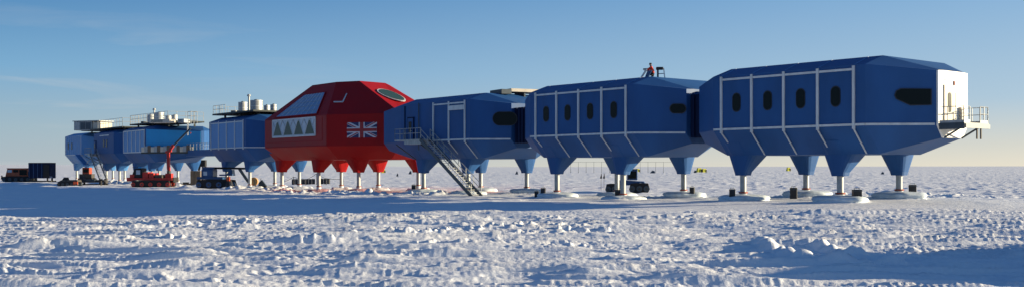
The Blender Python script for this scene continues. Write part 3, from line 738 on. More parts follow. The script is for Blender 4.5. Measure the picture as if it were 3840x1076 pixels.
# A
pl, a, b, dz = plant(FA, -6.2, 13.0, 1.2, 7.4, 'long dark plant platform above the bright blue wall')
railing(pl, [(-a+.1, b-.1, dz), (-a+.1, -b+.1, dz), (a-.1, -b+.1, dz), (a-.1, b-.1, dz)], 1.5, .04, step=1.5)
YA = 172
tank(566, YA+2, 26, ZROOF+dz, zat(428, 566, YA), 'dark sided roof tank left of the tall vent above the crane vehicle')
tank(598, YA-2, 32, ZROOF+dz, zat(425, 598, YA), 'tall pale roof tank above the crane vehicle')
tank(632, YA-4, 22, ZROOF+dz, zat(440, 632, YA), 'short roof tank, middle of the group above the crane vehicle')
tank(655, YA-6, 22, ZROOF+dz, zat(439, 655, YA), 'short sunlit roof tank, right end of the group above the crane vehicle')
vent(579, YA, ZROOF+dz, zat(412, 579, YA), 'tall vent pipe rising highest above the crane vehicle')
plantbox(548, YA+6, 20, 456, ZROOF+dz, 'darksteel', 'low dark plant unit at the left of the tanks above the crane vehicle')
plantbox(610, YA-8, 90, 462, ZROOF+dz, 'cream', 'long low cream plant unit below the tanks above the crane vehicle')
plantbox(690, YA-9, 28, 461, ZROOF+dz, 'steel', 'low grey plant unit by the rail cage above the bridge')
x, y = at(722, 164); cg = empty('rail_cage', (x, y, ZROOF-.2), R(-52), 'pale railed ladder cage at the right end of the bright blue wall', 'ladder cage')
m = MB()
for xx in (-.7, .7):
    for yy in (-.5, .5): m.tube((xx, yy, 0), (xx, yy, 2.0), .05, 'steel', 6)
for zz in (.6, 1.3, 2.0):
    for yy in (-.5, .5): m.tube((-.7, yy, zz), (.7, yy, zz), .04, 'steel', 6)
    for xx in (-.7, .7): m.tube((xx, -.5, zz), (xx, .5, zz), .04, 'steel', 6)
m.build('cage', cg)
m = MB()
for xx in (-.1, .3): m.tube((xx, -.8, -1.8), (xx, -.8, .4), .05, 'steel', 6)
for k in range(7): m.tube((-.1, -.8, -1.6+k*.3), (.3, -.8, -1.6+k*.3), .03, 'steel', 6)
m.build('ladder', cg)
# G / H roof
pl, a, b, dz = plant(FG, -16.5, 9.5, .5, 9.5, 'dark flat platform over the roofs of the two leftmost modules', .15)
railing(pl, [(-2, -b+.1, dz), (a-.1, -b+.1, dz), (a-.1, b-.1, dz)], 1.5, .04, step=1.6)
x, y = at(350, 203); bx = empty('plant_room', (x, y, ZROOF+.2), R(-22), 'large grey and cream plant room on the far left roof', 'plant room')
m = MB(); m.b2((-3.2, -1.8, 0), (1.3, 1.8, 1.75), 'steel'); m.b2((1.302, -1.5, 0), (3.2, 1.7, 1.6), 'cream'); m.build('casing', bx, None, .05)
for (x0, x1, mt) in ((-3.0, -1.7, 'steel'), (-1.5, -.3, 'darksteel'), (-.15, 1.1, 'darksteel')):
    m = MB(); m.b2((x0, -1.86, .15), (x1, -1.78, 1.55), mt); m.build('louvre', bx)
m = MB(); m.b2((-3.4, -2.0, 1.752), (3.4, 2.0, 1.9), 'steel'); m.build('lid', bx)
# timber barrier in front of bright wall
p0 = FA.w(5.9, -.55); p1 = FA.w(14.6, 5.0); ln = math.hypot(p1[0]-p0[0], p1[1]-p0[1])
tb = empty('terrace', ((p0[0]+p1[0])/2, (p0[1]+p1[1])/2, 5.2), math.atan2(p1[1]-p0[1], p1[0]-p0[0]), 'narrow terrace with pale panel barrier below the bright blue wall', 'terrace')
m = MB(); m.b2((-ln/2, -.3, -.25), (ln/2, .8, 0), 'deck'); m.build('deck', tb)
for k in range(16):
    xx = -ln/2+ln*(k+.5)/16
    m = MB(); m.b2((xx-ln/34, -.28, .02), (xx+ln/34, -.22, .85+.12*((k*7) % 3)), ('cream', 'wood', 'steel')[(k*5) % 3]); m.build('barrier_panel', tb)
for k, (dx, mt) in enumerate(((1.6, 'vorange'), (3.0, 'yellow'), (3.9, 'orange'))):
    m = MB(); m.b2((-.5, -.3, 0), (.5, .3, .5), mt); m.b2((-.4, -.25, .502), (.4, .25, .62), mt)
    o = m.build('bundle', None, None, .04); o.location = Vector((p0[0]+(p1[0]-p0[0])*(.5+dx/ln), p0[1]+(p1[1]-p0[1])*(.5+dx/ln), 5.205))+Vector((-.2, .3, 0))
    tag(o, ('brown covered bundle on the terrace, nearest the crane hook', 'yellow bundle in the middle of the terrace barrier', 'orange bundle at the bridge end of the terrace')[k], 'bundle')

# ------------------------------------------------------------------ worker and gear on roof of D
def person():
    x, y, z = onroof(FD, 3.7, 4.9)
    J = {'pelvis': (0, 0, .50), 'waist': (-.03, 0, .66), 'chest': (-.08, 0, .88), 'neck': (-.12, 0, 1.03), 'head': (-.15, 0, 1.10), 'crown': (-.17, 0, 1.26),
         'sl': (-.10, .19, .97), 'el': (-.30, .22, .80), 'hl': (-.52, .16, .78), 'sr': (-.10, -.19, .97), 'er': (-.32, -.22, .82), 'hr': (-.56, -.14, .82),
         'hipl': (0, .11, .46), 'knl': (-.10, .13, .07), 'anl': (.32, .13, .08), 'tol': (.42, .13, .04),
         'hipr': (0, -.11, .46), 'knr': (-.40, -.12, .42), 'anr': (-.36, -.12, .08), 'tor': (-.50, -.12, .04)}
    Ra = {'pelvis': .18, 'waist': .19, 'chest': .20, 'neck': .065, 'head': .085, 'crown': .085, 'sl': .085, 'el': .06, 'hl': .035, 'sr': .085, 'er': .06, 'hr': .035,
          'hipl': .11, 'knl': .075, 'anl': .05, 'tol': .045, 'hipr': .11, 'knr': .075, 'anr': .05, 'tor': .045}
    Eg = [('pelvis', 'waist'), ('waist', 'chest'), ('chest', 'neck'), ('neck', 'head'), ('head', 'crown'), ('chest', 'sl'), ('sl', 'el'), ('el', 'hl'), ('chest', 'sr'), ('sr', 'er'), ('er', 'hr'),
          ('pelvis', 'hipl'), ('hipl', 'knl'), ('knl', 'anl'), ('anl', 'tol'), ('pelvis', 'hipr'), ('hipr', 'knr'), ('knr', 'anr'), ('anr', 'tor')]
    for hnd, sg in (('hl', 1), ('hr', -1)):
        h = Vector(J[hnd])
        pn = hnd+'palm'; J[pn] = tuple(h+Vector((-.07, 0, -.01))); Ra[pn] = .033; Eg.append((hnd, pn))
        for f, (dy, ln) in enumerate(((-.033, .065), (-.011, .078), (.011, .073), (.033, .058))):
            a = '%sf%d' % (hnd, f); b_ = a+'t'; J[a] = tuple(Vector(J[pn])+Vector((-ln*.5, dy, -.006))); J[b_] = tuple(Vector(J[pn])+Vector((-ln*.8, dy, -.04)))
            Ra[a] = .0095; Ra[b_] = .008; Eg += [(pn, a), (a, b_)]
        a = hnd+'th'; J[a] = tuple(h+Vector((-.06, -sg*.055, -.02))); Ra[a] = .011; Eg.append((hnd, a))
    names = list(J); me = bpy.data.meshes.new('person'); me.from_pydata([J[k] for k in names], [(names.index(a), names.index(b)) for a, b in Eg], [])
    root = bpy.data.objects.new('person', me); COL.objects.link(root); root.location = (x, y, z); root.rotation_euler = (0, 0, R(-12)); root.scale = (1.15, 1.15, 1.15)
    md = root.modifiers.new('skin', 'SKIN'); md.use_smooth_shade = True
    for k, nme in enumerate(names): sv = me.skin_vertices[0].data[k]; sv.radius = (Ra[nme], Ra[nme]); sv.use_root = (nme == 'pelvis')
    root.modifiers.new('sub', 'SUBSURF').render_levels = 1
    dg = bpy.context.evaluated_depsgraph_get(); dg.update(); ev = root.evaluated_get(dg); nm = bpy.data.meshes.new_from_object(ev)
    root.modifiers.clear(); root.data = nm; nm.materials.clear()
    for k in ('skin', 'jacket', 'trousers', 'hat'): nm.materials.append(M[k])
    for p in nm.polygons:
        c = p.center; p.use_smooth = True
        p.material_index = 0
        if c.z > 1.05: p.material_index = 3 if (c.z > 1.17 or c.x > -.12) else 0
        elif c.z > .56 and c.x > -.53: p.material_index = 1
        elif c.z <= .56 and c.x > -.6: p.material_index = 2
        if c.x < -.53 and c.z > .6: p.material_index = 0
    # eyes, nose
    f = MB()
    for s in (-1, 1): f.tube((-.235, s*.032, 1.165), (-.245, s*.032, 1.165), .010, 'hat', 8)
    f.tube((-.235, 0, 1.145), (-.262, 0, 1.135), .012, 'skin', 6, .008); f.b2((-.243, -.025, 1.108), (-.236, .025, 1.114), 'rust'); f.build('face', root)
    f = MB(); f.tube((-.16, 0, 1.19), (-.16, 0, 1.28), .105, 'hat', 14, .085); f.build('hat', root)
    f = MB(); f.b2((-.20, -.18, .60), (.10, .18, .64), 'orange'); f.build('jacket_hem', root)
    tag(root, 'person in a red jacket and dark trousers kneeling on the blue roof', 'person')
    return root
person()
bx_, by_, bz_ = onroof(FD, 3.7, 4.9)
rk = empty('equipment_rack', (bx_-.55, by_-.1, bz_), R(-10), 'slanting frame with dark blue bag left of the kneeling person', 'rack'); rk.scale = (1.3, 1.3, 1.15)
m = MB(); m.bar((-.45, -.2, 0), (.05, -.2, .85), .06, .08, 'trim'); m.bar((-.45, .3, 0), (.05, .3, .85), .06, .08, 'trim')
for k in range(4): m.tube((-.42+k*.13, -.2, .06+k*.24), (-.42+k*.13, .3, .06+k*.24), .03, 'trim', 6)
m.tube((-.2, 0, .84), (.35, 0, .88), .04, 'darksteel', 6); m.tube((.05, 0, .85), (.12, 0, 0), .03, 'trim', 6); m.build('frame', rk)
m = MB(); m.hexa([(-.12, -.15, .12), (.12, -.15, .2), (.12, .2, .2), (-.12, .2, .12), (.08, -.15, .72), (.4, -.15, .74), (.4, .2, .74), (.08, .2, .72)], 'bluevehicle'); m.build('bag', rk, None, .05)
st = empty('post_stand', (bx_+.42, by_, bz_), 0, 'dark post with a black box and pale leg right of the kneeling person', 'stand'); st.scale = (1.15, 1.15, 1.15)
m = MB(); m.b2((-.06, -.06, 0), (.06, .06, .95), 'darksteel'); m.build('post', st)
m = MB(); m.b2((-.12, -.16, .78), (.38, .16, .98), 'crate'); m.build('box', st, None, .04)
m = MB(); m.bar((.42, 0, .9), (.52, 0, 0), .07, .07, 'white'); m.build('pale_leg', st)
m = MB(); m.bar((.0, 0, .5), (.44, 0, .52), .05, .05, 'bluevehicle'); m.build('crossbar', st)
m = MB(); m.bar((-.2, 0, .0), (-.2, 0, .35), .16, .16, 'tan'); m.build('block', st)

# ------------------------------------------------------------------ vehicles
def track(parent, L, H, w, y, wheels=4, mt='rubber', wheelmat='darksteel', lean=.18):
    r = H*.42; pts = []
    prof = [(-L/2+r*.6, 0), (L/2-r*.6, 0), (L/2-.05, H*.35), (L/2-r*.5, H*.95), (L/2-L*.3, H), (-L/2+L*.3, H), (-L/2+r*.5, H*.95), (-L/2+.05, H*.35)]
    m = MB(); m.prism([(x, y-w/2, z) for x, z in prof], (0, w, 0), mt)
    n = int(L/.28)
    for k in range(n):
        x = -L/2+r*.7+(L-1.4*r)*k/(n-1); m.b2((x-.05, y-w/2-.02, -.05), (x+.05, y+w/2+.02, .03), mt)
    t = m.build('track', parent, None, .05)
    for k in range(wheels):
        x = -L/2+r*.9+(L-1.8*r)*k/max(1, wheels-1); q = MB()
        q.tube((x, y-w/2-.08, H*.42), (x, y+w/2+.08, H*.42), H*.30, wheelmat, 16); q.tube((x, y-w/2-.12, H*.42), (x, y+w/2+.12, H*.42), H*.12, 'grime', 10); q.build('wheel', t)
def put(name, px, Y, rz, label, cat, group=None, dz=0):
    x, y = at(px, Y); return empty(name, (x, y, gz(x, y)+dz), R(rz), label, cat, group)
# 1 orange snow tractor, far left
v = put('snow_tractor', 71, 214, 0, 'boxy orange snow tractor on black tracks, far left', 'snow tractor')
track(v, 5.9, 1.15, .7, -1.0, 5); track(v, 5.9, 1.15, .7, 1.0, 5)
m = MB(); m.hexa([(-2.4, -1.0, 1.1), (2.3, -1.0, 1.1), (2.3, 1.0, 1.1), (-2.4, 1.0, 1.1), (-2.0, -.95, 2.75), (2.3, -.95, 2.75), (2.3, .95, 2.75), (-2.0, .95, 2.75)], 'vorange'); m.b2((2.302, -.9, 1.2), (2.7, .9, 2.1), 'grime'); m.build('body', v, None, .06)
for (x0, x1, mt) in ((-1.9, -1.0, 'white'), (-.7, .3, 'glass'), (.6, 2.1, 'glass')):
    m = MB(); m.b2((x0, -1.06, 1.95 if x0 < .5 else 1.4), (x1, -.93, 2.5), mt if mt == 'glass' else 'panelwhite'); m.build('window', v)
m = MB(); m.b2((-2.6, -1.1, .95), (2.5, 1.1, 1.098), 'grime'); m.build('chassis', v)
m = MB(); m.b2((-2.1, -1.0, 2.752), (2.4, 1.0, 2.85), 'rust'); m.build('roof', v)
v = put('flag_marker', 7, 214, 0, 'tiny dark marker at the left edge of the snow', 'marker'); m = MB(); m.tube((0, 0, 0), (0, 0, .5), .05, 'darksteel', 6); m.build('pole', v); m = MB(); m.tube((0, 0, .5), (0, 0, 1.3), .22, 'crate', 8, .12); m.build('head', v)
# 2 dark container cabin on sledge
v = put('sledge_cabin', 158, 212, -4, 'dark navy box cabin on a sledge behind the orange tractor', 'sledge cabin')
m = MB(); m.b2((-2.3, -1.2, .75), (2.3, 1.2, 3.95), 'navy'); m.build('box', v, None, .04)
m = MB(); m.b2((.9, -1.26, .9), (2.2, -1.18, 3.6), 'rubber'); m.build('door', v)
for x in (-2.1, -1.2, -.3, .6):
    m = MB(); m.b2((x-.05, -1.25, .8), (x+.05, -1.19, 3.9), 'bluevehicle'); m.build('rib', v)
for y in (-.9, .9):
    m = MB(); m.b2((-2.4, y-.12, 0), (2.5, y+.12, .25), 'grime'); m.b2((-1.9, y-.1, .252), (-1.6, y+.1, .748), 'grime'); m.b2((1.5, y-.1, .252), (1.8, y+.1, .748), 'grime'); m.build('runner', v)
m = MB(); m.bar((-2.3, 0, 1.7), (-3.2, 0, 1.6), .12, .12, 'grime'); m.build('tow_bar', v)
# 3 low tracked carrier
v = put('tracked_carrier', 262, 168, 0, 'low black tracked carrier with an orange rear light, below the leftmost module', 'tracked vehicle')
for (xx, L_) in ((-.75, 1.9), (1.1, 1.6)):
    for y in (-.6, .6):
        pass
track(v, 3.5, .75, .5, -.7, 5); track(v, 3.5, .75, .5, .7, 5)
m = MB(); m.hexa([(-1.5, -.9, .7), (1.6, -.9, .7), (1.6, .9, .7), (-1.5, .9, .7), (-1.1, -.8, 1.0), (1.5, -.8, 1.05), (1.5, .8, 1.05), (-1.1, .8, 1.0)], 'grime'); m.build('body', v)
m = MB(); m.hexa([(-1.1, -.5, 1.0), (-.3, -.5, 1.0), (-.3, .5, 1.0), (-1.1, .5, 1.0), (-.8, -.4, 1.45), (-.4, -.4, 1.45), (-.4, .4, 1.45), (-.8, .4, 1.45)], 'rubber'); m.build('cab', v)
m = MB(); m.b2((1.0, -1.05, .3), (1.7, -.95, .75), 'orange'); m.build('light', v)
# 4 long sledge with load
v = put('cargo_sledge', 350, 172, 3, 'long low dark cargo sledge between the carrier and the crane vehicle', 'sledge')
m = MB(); m.b2((-2.4, -.9, .45), (2.3, .9, .62), 'grime'); m.build('bed', v)
for y in (-.7, .7):
    m = MB(); m.b2((-2.3, y-.1, 0), (2.2, y+.1, .18), 'rubber'); m.b2((-1.9, y-.08, .182), (-1.6, y+.08, .448), 'rubber'); m.b2((1.4, y-.08, .182), (1.7, y+.08, .448), 'rubber'); m.bar((-2.3, y, .1), (-2.8, y, .6), .15, .12, 'rubber'); m.build('runner', v)
m = MB(); m.hexa([(-2.3, -.7, .622), (-1.2, -.7, .622), (-1.2, .7, .622), (-2.3, .7, .622), (-2.0, -.5, 1.5), (-1.8, -.5, 1.6), (-1.8, .5, 1.6), (-2.0, .5, 1.5)], 'crate'); m.build('covered_load', v)
m = MB(); m.b2((-1.0, -.7, .622), (.4, .7, .95), 'darksteel'); m.b2((.6, -.6, .622), (2.0, .6, .85), 'rubber'); m.build('boxes', v)
# 5 heap / excavator behind, brown cab under module
v = put('small_loader', 327, 205, 0, 'small brown cabbed loader seen between the legs of the two leftmost modules', 'loader')
track(v, 3.2, .8, .5, -.8, 4); track(v, 3.2, .8, .5, .8, 4)
m = MB(); m.b2((-1.3, -.8, .8), (1.2, .8, 1.6), 'grime'); m.build('body', v, None, .04)
m = MB(); m.b2((-.7, -.7, 1.602), (.7, .7, 2.9), 'rust'); m.build('cab', v, None, .05)
m = MB(); m.b2((-.5, -.74, 1.9), (.5, -.66, 2.6), 'glass'); m.build('window', v)
# barrels on the snow near ladder
for k, (px, Y, lb) in enumerate(((378, 180, 'dark fuel drum at the foot of the distant steel stair'), (397, 181, 'dark fuel drum just right of the distant stair foot'))):
    v = put('fuel_drum', px, Y, 0, lb, 'drum', 'dark drums by the distant stair')
    m = MB(); m.tube((0, 0, 0), (0, 0, .9), .3, 'crate', 14); m.build('barrel', v); m = MB()
    for z in (.3, .6): m.tube((0, 0, z-.02), (0, 0, z+.02), .32, 'darksteel', 14)
    m.build('hoop', v)
v = put('marker_post', 379, 164, 0, 'small dark stake in the shaded snow below the cargo sledge', 'stake'); m = MB(); m.tube((0, 0, 0), (0, 0, .7), .09, 'grime', 6); m.build('post', v); m = MB(); m.tube((0, 0, .7), (0, 0, .82), .13, 'grime', 6); m.build('cap', v)
# 6 red crane vehicle
v = put('crane_vehicle', 577, 156, 0, 'red tracked crane vehicle with a raised folding boom', 'crane vehicle')
track(v, 6.0, 1.05, .8, -1.1, 5, wheelmat='vred'); track(v, 6.0, 1.05, .8, 1.1, 5, wheelmat='vred')
m = MB(); m.b2((-3.3, -1.3, 1.05), (3.2, 1.3, 1.4), 'vred'); m.b2((-3.7, -1.2, .9), (-3.302, 1.2, 1.5), 'vred'); m.b2((3.202, -1.2, .75), (3.4, 1.2, 1.5), 'rubber'); m.build('chassis', v, None, .03)
m = MB(); m.hexa([(-3.1, -1.1, 1.402), (-1.4, -1.1, 1.402), (-1.4, 1.1, 1.402), (-3.1, 1.1, 1.402), (-2.6, -1.0, 2.85), (-1.5, -1.0, 2.9), (-1.5, 1.0, 2.9), (-2.6, 1.0, 2.85)], 'rubber'); cb = m.build('cab', v, None, .05)
m = MB(); m.b2((-2.3, -1.12, 1.95), (-1.7, -1.0, 2.6), 'panelwhite'); m.build('window', cb)
m = MB(); m.b2((-2.1, -.8, 2.93), (-1.6, .8, 3.1), 'bluebright'); m.build('beacon_bar', cb)
m = MB(); m.b2((-2.9, -1.0, 3.0), (-2.4, 1.0, 3.05), 'rubber'); m.build('roof_rack', cb)
m = MB(); m.b2((-3.25, -1.15, 1.45), (-2.6, 1.15, 1.95), 'vred'); m.build('bonnet', v)
for (x0, x1, z1, mt) in ((-1.35, -.5, 2.3, 'vred'), (-.4, .35, 2.15, 'vred'), (.5, 1.6, 1.9, 'grime')):
    m = MB(); m.b2((x0, -1.1, 1.402), (x1, 1.1, z1), mt); m.build('locker', v, None, .03)
m = MB(); m.b2((1.9, -.5, 1.402), (2.8, .5, 2.1), 'vred'); m.tube((2.3, 0, 2.1), (2.3, 0, 2.5), .3, 'grime', 14); m.build('crane_base', v)
jt = [(2.3, 0, 2.4), (2.1, 0, 5.4), (2.75, 0, 5.9)]
m = MB(); m.bar((2.3, -.02, 2.3), (2.2, -.02, 5.3), .36, .40, 'vred', (1, 0, 0)); m.tube((2.05, 0, 2.7), (1.95, 0, 4.3), .08, 'steel', 8); bo = m.build('boom', v)
m = MB(); m.bar((2.2, 0, 5.2), (3.0, 0, 6.4), .36, .42, 'vred', (0, 1, 0)); m.bar((1.8, 0, 5.3), (2.7, 0, 5.5), .3, .35, 'vred', (0, 1, 0)); m.build('boom_elbow', bo)
m = MB(); m.bar((2.9, 0, 6.2), (5.6, 0, 8.9), .24, .26, 'darksteel', (0, 1, 0)); m.bar((3.4, .2, 6.9), (5.0, .2, 8.5), .12, .12, 'steel', (0, 1, 0)); m.build('boom_tip', bo)
m = MB(); m.tube((5.6, 0, 8.9), (5.6, 0, 8.3), .02, 'darksteel', 6); m.tube((5.6, 0, 8.3), (5.6, 0, 8.05), .1, 'rust', 8, .03); m.build('hook', bo)
# 7 plywood box
v = put('plywood_crate', 735, 168, 8, 'tall brown plywood crate standing right of the crane vehicle', 'crate')
m = MB(); m.b2((-.75, -.7, 0), (.75, .7, 2.35), 'wood'); m.build('box', v)
for x in (-.7, 0, .7):
    m = MB(); m.b2((x-.06, -.75, .05), (x+.06, -.69, 2.3), 'grime'); m.build('batten', v)
m = MB(); m.b2((-2.4, -.6, 0), (-.9, .6, .3), 'wood'); m.b2((-2.0, -.5, .302), (-1.2, .5, .5), 'grime'); o = m.build('timber_pallet', None); o.location = v.location; o.rotation_euler = v.rotation_euler; tag(o, 'low brown timber pallet on the snow left of the plywood crate', 'pallet')
# dark rig behind crate under the bridge
v = put('drill_rig', 760, 185, 0, 'dark boxy rig head raised behind the plywood crate', 'rig')
m = MB(); m.b2((-.55, -.5, 3.0), (.6, .5, 4.2), 'rubber'); m.build('head', v, None, .05)
m = MB(); m.bar((-.5, 0, 3.2), (-.7, 0, 2.3), .3, .3, 'rubber', (0, 1, 0)); m.bar((.4, 0, 3.2), (.9, 0, 2.2), .25, .3, 'grime', (0, 1, 0)); m.build('arm', v)
m = MB(); m.tube((0, 0, 0), (0, 0, 3.0), .14, 'grime', 8); m.b2((-.7, -.6, 0), (.7, .6, .3), 'grime'); m.build('mast', v)
# 8 blue tracked lifter
v = put('tracked_lifter', 812, 143, 0, 'dark blue tracked lifter with a long level boom, in front of the tank topped module', 'tracked lifter')
track(v, 5.1, 1.25, .7, -1.0, 4, wheelmat='bluevehicle'); track(v, 5.1, 1.25, .7, 1.0, 4, wheelmat='bluevehicle')
m = MB(); m.b2((-2.4, -1.2, 1.25), (1.2, 1.2, 1.6), 'bluevehicle'); m.b2((-1.8, -1.1, 1.6), (-.2, 1.1, 2.6), 'bluevehicle'); m.build('body', v, None, .05)
m = MB(); m.b2((-1.7, -.9, 2.602), (-.2, .9, 2.95), 'bluevehicle'); cb = m.build('cab', v, None, .05)
m = MB(); m.b2((-1.5, -1.14, 1.8), (-1.0, -1.08, 2.35), 'panelwhite'); m.build('window', cb)
m = MB(); m.bar((-1.9, 0, 2.85), (4.4, 0, 2.75), .4, .28, 'rubber', (0, 0, 1)); m.bar((3.2, 0, 2.7), (4.5, 0, .8), .35, .3, 'darksteel', (0, 1, 0)); m.build('boom', v)
m = MB(); m.b2((.6, -.8, 1.75), (2.4, .8, 1.95), 'bluevehicle'); m.hexa([(1.6, -.7, 1.952), (2.4, -.7, 1.952), (2.4, .7, 1.952), (1.6, .7, 1.952), (2.0, -.6, 2.6), (2.35, -.6, 2.6), (2.35, .6, 2.6), (2.0, .6, 2.6)], 'bluevehicle'); m.build('counterweight', v)
v2 = put('fuel_can', 857, 140, 0, 'bright orange can behind the dark blue lifter track', 'can'); m = MB(); m.b2((-.22, -.2, .9), (.22, .2, 1.5), 'orange'); m.build('can', v2, None, .05); m = MB(); m.tube((0, 0, 1.5), (0, 0, 1.62), .07, 'orange', 8); m.b2((-.25, -.25, 0), (.25, .25, .898), 'crate'); m.build('stand', v2)
# 9 small plant between B and red: sledge with tan drum and skidoo
v = put('cable_drum', 952, 150, 0, 'tan cable drum on a dark frame left of the red module', 'cable drum')
m = MB(); m.tube((0, -.3, .9), (0, .3, .9), .62, 'tan', 18); m.build('drum', v)
m = MB(); m.bar((-.8, -.4, .1), (-.3, -.4, 1.2), .1, .1, 'darksteel', (0, 1, 0)); m.bar((.4, -.4, .1), (.1, -.4, 1.2), .1, .1, 'darksteel', (0, 1, 0)); m.b2((-1.0, -.5, .05), (1.4, .5, .2), 'darksteel'); m.build('frame', v)
v = put('snowmobile', 985, 148, 0, 'small dark snowmobile standing beside the tan cable drum', 'snowmobile')
m = MB(); m.b2((-.6, -.25, 0), (.5, .25, .3), 'rubber'); m.build('track', v)
m = MB(); m.hexa([(-.6, -.3, .3), (.6, -.3, .3), (.6, .3, .3), (-.6, .3, .3), (-.5, -.25, .8), (-.1, -.2, 1.2), (-.1, .2, 1.2), (-.5, .25, .8)], 'darksteel'); m.build('body', v)
m = MB(); m.tube((-.3, -.35, 1.35), (-.3, .35, 1.35), .03, 'rubber', 6); m.tube((-.3, 0, 1.0), (-.3, 0, 1.35), .03, 'rubber', 6); m.build('handlebar', v)
m = MB(); m.bar((-.9, -.3, .05), (-.2, -.3, .04), .1, .05, 'steel'); m.bar((-.9, .3, .05), (-.2, .3, .04), .1, .05, 'steel'); m.build('ski', v)
# 10 row of drums beyond the red module legs
dr = None
for k in range(11):
    px = 1100+k*12.6+(6 if k > 6 else 0); Y = 176
    if dr is None:
        dr = put('oil_drum', px, Y, 0, 'x', 'drum', 'row of dark drums on the snow behind the red module')
        m = MB(); m.tube((0, 0, 0), (0, 0, .95), .27, 'crate', 14); m.build('barrel', dr); m = MB()
        for z in (.32, .64): m.tube((0, 0, z-.02), (0, 0, z+.02), .29, 'darksteel', 14)
        m.build('hoop', dr); o = dr
    else:
        o = copy_tree(dr); x, y = at(px, Y); o.location = (x, y, gz(x, y))
    o['label'] = 'dark drum in the row on the snow seen between the red module legs'
# wires/low cable fence among them
v = put('cable_bundle', 1160, 170, 0, 'thin dark cables draped over posts behind the red module legs', 'cables')
m = MB(); pts = [(-4.5, 0, .5), (-2.6, 0, 1.35), (-.6, 0, .9), (1.2, 0, 1.9), (2.8, 0, 1.1), (5.6, 0, 1.0)]
for k in range(5):
    a, b = Vector(pts[k]), Vector(pts[k+1])
    for j in range(6):
        def s(t): p = a+(b-a)*t; return Vector((p.x, p.y, p.z-.5*t*(1-t)))
        m.tube(s(j/6), s((j+1)/6), .035, 'rubber', 5, cap=False)
m.build('cable', v)
m = MB()
for p in pts: m.tube((p[0], 0, 0), p, .05, 'grime', 6)
m.build('post', v)
# 11 blue snow tractor behind D
v = put('snow_tractor', 2352, 105, -8, 'blue snow tractor with black tracks, half hidden behind a module leg', 'snow tractor')
track(v, 2.2, 1.0, .6, -.9, 3); track(v, 2.2, 1.0, .6, .9, 3)
for ch in list(v.children): ch.location.x = 1.25
track(v, 2.0, .95, .6, -.95, 3)
v.children[-1].location.x = -1.25 if v.children[-1].name.startswith('track') else 0
for ch in v.children:
    if ch.location.x == 0 and ch.name.startswith('track'): ch.location.x = -1.35
m = MB(); m.hexa([(-.9, -.85, .8), (2.0, -.85, .75), (2.0, .85, .75), (-.9, .85, .8), (-.8, -.8, 1.3), (1.7, -.7, 1.15), (1.7, .7, 1.15), (-.8, .8, 1.3)], 'bluevehicle'); m.build('body', v, None, .06)
m = MB(); m.b2((.0, -.75, 1.3), (1.05, .75, 2.35), 'bluevehicle'); cb = m.build('cab', v, None, .05)
m = MB(); m.b2((.12, -.80, 1.45), (.93, -.74, 2.2), 'glass'); m.build('window', cb)
m = MB(); m.tube((1.35, -.9, .95), (1.35, -.82, .95), .12, 'white', 10); m.build('headlight', v)
m = MB(); m.b2((-.02, -.8, 2.352), (1.07, .8, 2.42), 'crate'); m.tube((.5, 0, 2.42), (.5, 0, 2.55), .06, 'orange', 8); m.build('roof', cb)

# crates by the feet
def crate(px, Y, w, h, label, z=None, handle=True):
    x, y = at(px, Y); d = min(math.hypot(x-f[0].w(f[1], f[2])[0], y-f[0].w(f[1], f[2])[1]) for k in 'EDC' for f in LEGS[k])
    zc = gz(x, y)-.04
    if d < 1.75:
        f = min((f for k in 'EDC' for f in LEGS[k]), key=lambda f: math.hypot(x-f[0].w(f[1], f[2])[0], y-f[0].w(f[1], f[2])[1]))
        zc = gz(*f[0].w(f[1], f[2]))-.12+.17
    o = empty('black_crate', (x, y, zc), R(random.uniform(-25, 10)), label, 'crate', 'black crates beside the module feet')
    m = MB(); m.b2((-w/2, -w/2, 0), (w/2, w/2, h), 'crate'); m.build('box', o, None, .015)
    m = MB(); m.b2((-w/2-.02, -w/2-.02, h*.82), (w/2+.02, w/2+.02, h*.88), 'darksteel'); m.build('rim', o)
    m = MB(); m.tube((-w*.3, 0, h), (-w*.3, 0, h+.09), .02, 'steel', 5); m.tube((w*.3, 0, h), (w*.3, 0, h+.09), .02, 'steel', 5); m.tube((-w*.3, 0, h+.09), (w*.3, 0, h+.09), .02, 'steel', 5); m.build('handle', o)
crate(2746, 73.0, .42, .55, 'black crate left of the leftmost foot of the nearest module')
crate(2976, 75.5, .50, .85, 'tall black crate left of the rear foot of the nearest module')
crate(3213, 67.0, .52, .56, 'widest black crate, right of the front foot under the nearest module')
crate(3422, 73.5, .52, .62, 'rightmost black crate, by the last foot of the nearest module')
crate(2012, 89.5, .34, .55, 'narrow black crate, left one of the pair between two feet')
crate(2037, 89.0, .38, .55, 'black crate, right one of the pair between two feet')
crate(2596, 86.5, .38, .55, 'black crate right of the rear foot under the worker module')
crate(1552, 107.5, .42, .60, 'black crate left of the first foot by the staircase module')
crate(1772, 100.5, .38, .55, 'small black crate at the bottom of the long staircase')
crate(2318, 84.0, .50, .62, 'black crate close against the foot in front of the blue tractor')

